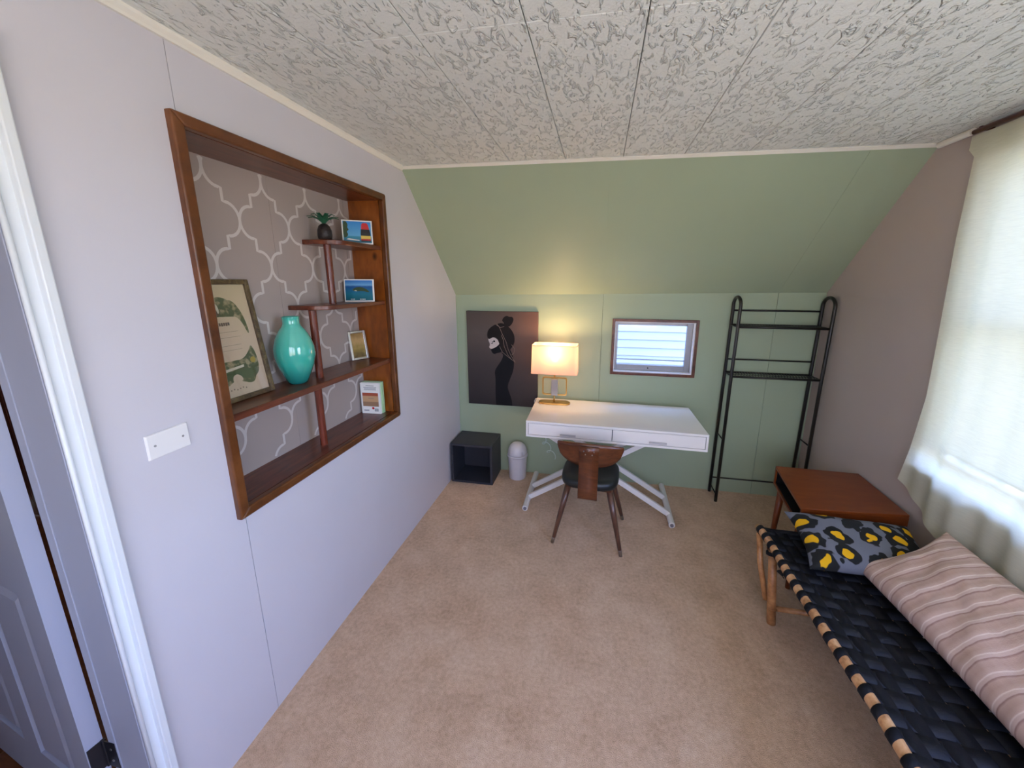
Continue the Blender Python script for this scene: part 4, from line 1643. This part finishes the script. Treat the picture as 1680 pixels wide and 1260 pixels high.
g = G(); g.grid(200, 60, cur); cl_ = g.build('cloth', M['curtain'], cu, smooth=True)
g = G(); g.grid(110, 3, lambda u, v: cur(u, .955 + .045 * v, .006)); lab(g.build('rod_pocket', M['curtain'], cl_, smooth=True), 'doubled fabric rod pocket')
g = G(); g.grid(110, 2, lambda u, v: cur(u, .000 + .035 * v, .004)); g.build('hem', M['curtain'], cl_, smooth=True)
rd = thing('curtain_rod', 'dark brown rod at the ceiling above the cream curtain', 'curtain rod', (2.66, -1.6, 2.25))
g = G(); g.tube([(2.650, -1.000, 2.250), (2.650, -2.30, 2.250)], .0095, 14); g.build('rod', M['rod'], rd, smooth=True)
for y in (-1.03, -2.26):
    g = G(); g.box((2.645, y - .006, 2.246), (WC + .004, y + .006, 2.262)); g.build('bracket', M['rod'], rd)

# ------------------------------------------------------------------ things in the niche
# turquoise vase
VC = (-.105, -1.648, S3)
vz = thing('turquoise_vase', 'glossy turquoise glass vase on the long middle shelf', 'vase', (VC[0], VC[1], VC[2]))
g = G()
g.lathe([(.026, .0005), (.037, .002), (.042, .012), (.056, .045), (.071, .085), (.079, .125), (.078, .160), (.067, .200), (.050, .232), (.036, .250), (.032, .262), (.033, .286), (.035, .290), (.031, .290), (.028, .265), (.029, .250)], VC, 48)
g.build('body', M['vase'], vz, smooth=True, origin=VC)


def local_frame(bl, br, lean):
    """bottom-left, bottom-right on the shelf, lean back angle"""
    bl, br = Vector(bl), Vector(br)
    u = (br - bl).normalized()
    n = Vector((u.y, -u.x, 0))          # towards the viewer
    up = (Vector((0, 0, 1)) * math.cos(lean) - n * math.sin(lean))
    nn = u.cross(up)
    if nn.dot(n) < 0:
        nn = -nn
    return bl, u, up, nn


class Card:
    def __init__(s, name, label, cat, bl, br, h, lean, th, edge_mat, face_name='card'):
        s.o, s.u, s.up, s.n = local_frame(bl, br, lean)
        s.w = (Vector(br) - Vector(bl)).length
        s.h = h
        s.t = th
        R = Matrix(((s.u.x, -s.n.x, s.up.x), (s.u.y, -s.n.y, s.up.y), (s.u.z, -s.n.z, s.up.z)))
        s.root = thing(name, label, cat, s.o, {'postcard': 'propped postcards', 'book': 'paperbacks on the bottom board'}.get(cat))
        s.root.rotation_euler = R.to_euler()
        ORI[s.root.name] = Vector((0, 0, 0))
        CARDS.add(s.root.name)

    def rect(s, name, m, x0, x1, z0, z1, y0, y1, parent=None, bevel=0):
        g = G()
        g.box((x0, y0, z0), (x1, y1, z1))
        return g.build(name, m, parent or s.root, bevel=bevel)

    def shape(s, name, m, pts, y, parent=None, it=0, mirror=None):
        if mirror is not None:
            s.shape(name, m, [(mirror - a, b) for a, b in pts][::-1], y - .00005, parent, it)
        g = G()
        if it:
            pts = smoothpoly(pts, it)
        tess(g, pts, lambda a, b: Vector((a, y, b)))
        return g.build(name, m, parent or s.root)


# postcard 1: sky, sea and striped buoy
C1 = Card('postcard', 'propped postcard of sea and red-topped buoy, top shelf', 'postcard', (-.125, -1.225, S1 + .0005), (-.002, -1.148, S1 + .0005), .118, .10, .002, M['paper'])
w_, h_ = C1.w, .118
C1.rect('card', M['paper'], 0, w_, 0, h_, -.002, 0)
b1 = C1.rect('sky_print', M['sea1'], .006, w_ - .006, .006, h_ - .006, 0, .0003)
C1.shape('palm_print', M['palm'], [(.006, .112), (.022, .112), (.030, .095), (.026, .080), (.034, .070), (.022, .060), (.030, .045), (.018, .03), (.006, .03)], .0006, it=1)
C1.shape('buoy_base_print', M['blackp'], [(.088, .012), (w_ - .010, .012), (w_ - .010, .052), (.088, .052)], .0006)
C1.shape('buoy_stripe_print', M['yellowp'], [(.088, .026), (w_ - .010, .026), (w_ - .010, .042), (.088, .042)], .0009)
C1.shape('buoy_stripe_print', M['red'], [(.088, .019), (w_ - .010, .019), (w_ - .010, .025), (.088, .025)], .0009)
C1.shape('buoy_band_print', M['blackp'], [(.088, .052), (w_ - .010, .052), (w_ - .014, .074), (.090, .074)], .0008)
C1.shape('buoy_top_print', M['red'], [(.091, .074), (w_ - .015, .074), (w_ - .020, .098), (w_ - .026, .106), (.100, .106), (.094, .098)], .0006)
C1.shape('surf_print', M['paper'], [(.018, .022), (.04, .018), (.08, .016), (.08, .020), (.05, .024), (.03, .027)], .0007)
# postcard 2: island in blue sea
C2 = Card('postcard', 'propped postcard of green island in blue sea, second shelf', 'postcard', (-.165, -1.198, S2 + .0005), (-.018, -1.152, S2 + .0005), .118, .10, .002, M['paper'])
w_ = C2.w
C2.rect('card', M['paper'], 0, w_, 0, .118, -.002, 0)
C2.rect('sea_print', M['sea2'], .005, w_ - .008, .006, .112, 0, .0003)
C2.shape('island_print', M['isle'], [(.040, .064), (.060, .076), (.085, .078), (.112, .068), (.132, .050), (.118, .050), (.095, .056), (.062, .054), (.048, .056)], .0006, it=1)
C2.shape('beach_print', M['banner_p'], [(.050, .058), (.062, .054), (.066, .057), (.058, .061)], .0009)
g = G()
for a in (.032, .040, .047, .080, .088, .095, .102):
    g.box((a, .0003, .010), (a + .004, .0006, .015))
g.build('caption_print', M['paper'], C2.root)

# pineapple ornament
PC = (-.090, -1.398, S1)
pa = thing('pineapple_ornament', 'small dark pineapple ornament with green leaves on top shelf', 'ornament', PC)
g = G(); g.lathe([(.023, .0005), (.029, .003), (.032, .022), (.031, .042), (.024, .060), (.013, .070), (0.0001, .073)], PC, 24); g.build('body', M['pine_body'], pa, smooth=True)
for ringk, (nL, ln, up0, ph) in enumerate(((8, .070, .028, .2), (6, .050, .040, .6))):
    for k in range(nL):
        a = 2 * math.pi * k / nL + ph
        da = Vector((math.cos(a), math.sin(a), 0))
        sd = Vector((-math.sin(a), math.cos(a), 0))
        base = Vector(PC) + Vector((0, 0, .070))
        g = G()
        P_ = []
        for i, (t, z, w_) in enumerate(((0, 0, .006), (.35, up0 * .8, .010), (.7, up0 * 1.1, .008), (1.0, up0 * 1.0, .0008))):
            c_ = base + da * (ln * t) + Vector((0, 0, z))
            P_.append((c_ - sd * w_, c_ + sd * w_ * 0 + Vector((0, 0, -.002)), c_ + sd * w_))
        for p_, q_ in zip(P_, P_[1:]):
            g.poly([p_[0], p_[1], q_[1], q_[0]])
            g.poly([p_[1], p_[2], q_[2], q_[1]])
        g.build('leaf', M['leaf'], pa, solid=.0012)

# framed certificate
F1 = Card('framed_certificate', 'aged floral certificate in bronze frame leaning on niche back', 'picture frame', (-.118, -2.052, S3 + .0005), (-.118, -1.764, S3 + .0005), .445, .13, .02, M['oldgold'])
F1.o = Vector((0, 0, 0))
FW, FH = .288, .445
fb = .018
for nm, a in (('frame_side', (0, fb, 0, FH)), ('frame_side', (FW - fb, FW, 0, FH)), ('frame_rail', (fb, FW - fb, 0, fb)), ('frame_rail', (fb, FW - fb, FH - fb, FH))):
    F1.rect(nm, M['oldgold'], a[0], a[1], a[2], a[3], -.010, .008, bevel=.003)
F1.rect('paper', M['agedpaper'], fb, FW - fb, fb, FH - fb, -.006, -.002)
# printed decoration, right half visible
F1.shape('wreath_print', M['foliage_p'], [(.060, .305), (.075, .350), (.105, .378), (.145, .385), (.168, .362), (.195, .375), (.222, .350), (.240, .300), (.246, .245), (.238, .240), (.228, .280), (.212, .306), (.180, .318), (.150, .312), (.100, .310)], -.0016, it=2, mirror=.288)
F1.shape('oval_print', M['banner_p'], [(.118, .362), (.134, .366), (.146, .352), (.148, .332), (.140, .318), (.124, .318), (.114, .334), (.112, .350)], -.0012, it=2)
F1.shape('figure_print', M['ink_b'], [(.126, .356), (.134, .350), (.140, .328), (.146, .314), (.132, .318), (.124, .336)], -.0009, it=1)
F1.shape('garland_print', M['foliage_p'], [(.060, .120), (.100, .140), (.150, .150), (.190, .148), (.222, .175), (.236, .200), (.248, .168), (.252, .130), (.244, .085), (.205, .068), (.165, .072), (.150, .086), (.128, .070), (.080, .050), (.058, .075)], -.0016, it=2, mirror=.288)
F1.shape('garland_shadow_print', M['foliage_d'], [(.062, .100), (.110, .110), (.170, .112), (.215, .110), (.240, .120), (.238, .092), (.205, .078), (.168, .082), (.150, .094), (.120, .080), (.080, .070)], -.0013, it=2, mirror=.288)
F1.shape('banner_print', M['banner_p'], [(.078, .108), (.186, .120), (.187, .129), (.078, .118)], -.0010)
F1.shape('flower_print', M['flower'], [(.222, .150), (.236, .152), (.242, .140), (.236, .128), (.224, .128), (.216, .138)], -.0009, it=2, mirror=.288)
F1.shape('cartouche_print', M['agedpaper'], [(.132, .092), (.150, .100), (.168, .088), (.172, .070), (.130, .066)], -.0009, it=2)
g = G()
for a, b, z, s_ in ((.062, .200, .255, .0008), (.064, .205, .235, .0008), (.066, .200, .205, .0008), (.070, .198, .188, .0007)):
    g.box((a, -.0016, z), (b, -.0013, z + s_))
for k in range(8):
    g.box((.108 + k * .0085, -.0016, .278 + (k % 2) * .001), (.1145 + k * .0085, -.0012, .290))
for k in range(7):
    g.box((.10 + k * .012, -.0016, .040 + .002 * (k % 3)), (.104 + k * .012, -.0013, .044 + .002 * (k % 3)))
lab(g.build('lettering_print', M['ink_b'], F1.root), 'faded brown heading and ruled lines')
F1.rect('glass', M['glass'], fb, FW - fb, fb, FH - fb, -.0004, .0006)

# small silver frame
F2 = Card('silver_photo_frame', 'small silver frame with sepia picture on middle shelf', 'picture frame', (-.165, -1.185, S3 + .0005), (-.120, -1.092, S3 + .0005), .165, .16, .012, M['chrome'])
FW, FH = F2.w, .165
fb = .015
for nm, a in (('frame_side', (0, fb, 0, FH)), ('frame_side', (FW - fb, FW, 0, FH)), ('frame_rail', (fb, FW - fb, 0, fb)), ('frame_rail', (fb, FW - fb, FH - fb, FH))):
    F2.rect(nm, M['chrome'], a[0], a[1], a[2], a[3], -.012, .004, bevel=.003)
F2.rect('picture', M['antique'], fb, FW - fb, fb, FH - fb, -.008, -.001)

# books on the bottom board
zb_ = NZ0 + .0005
B1 = Card('paperback_book', 'upright white paperback showing its rust and tan back cover', 'book', (-.172, -1.128, zb_), (-.056, -1.122, zb_), .186, 0, .016, M['paper'])
bw = B1.w
B1.rect('pages', M['pages'], .001, bw - .001, .002, .184, -.0135, -.0015)
B1.rect('cover', M['paper'], 0, bw, 0, .186, -.0015, 0)
B1.rect('cover', M['paper'], 0, bw, 0, .186, -.015, -.0135)
B1.rect('spine', M['paper'], bw, bw + .0015, 0, .186, -.015, 0)
B1.shape('block_print', M['brick'], [(.010, .108), (.108, .108), (.108, .126), (.010, .126)], .0004)
B1.shape('block_print', M['tan'], [(.010, .072), (.108, .072), (.108, .108), (.010, .108)], .0004)
B1.shape('block_print', M['brown'], [(.010, .044), (.108, .044), (.108, .072), (.010, .072)], .0004)
B1.shape('dot_print', M['red'], [(.072 + .0075 * math.cos(a * .5236), .034 + .0075 * math.sin(a * .5236)) for a in range(12)], .0009)
g = G()
for k in range(9):
    g.box((.080 + k * .0028, .0001, .014), (.0815 + k * .0028, .0006, .032))
for z, a, b in ((.168, .035, .085), (.158, .020, .100), (.151, .024, .096), (.144, .022, .098), (.016, .014, .045), (.021, .014, .045), (.092, .045, .080)):
    g.box((a, .0001, z), (b, .0006 if z != .092 else .0008, z + .0025))
lab(g.build('text_print', M['ink'], B1.root), 'grey text lines and barcode')
B2 = Card('paperback_book', 'upright pale green paperback behind the white one', 'book', (-.170, -1.108, zb_), (-.052, -1.102, zb_), .188, 0, .016, M['paper'])
bw = B2.w
B2.rect('pages', M['pages'], .001, bw - .001, .002, .186, -.0205, -.0015)
B2.rect('cover', M['green_cover'], 0, bw, 0, .188, -.0015, 0)
B2.rect('cover', M['green_cover'], 0, bw, 0, .188, -.022, -.0205)
B2.rect('spine', M['green_cover'], bw, bw + .0015, 0, .188, -.022, 0)

# every transform above was meant in world space
bpy.context.view_layer.update()
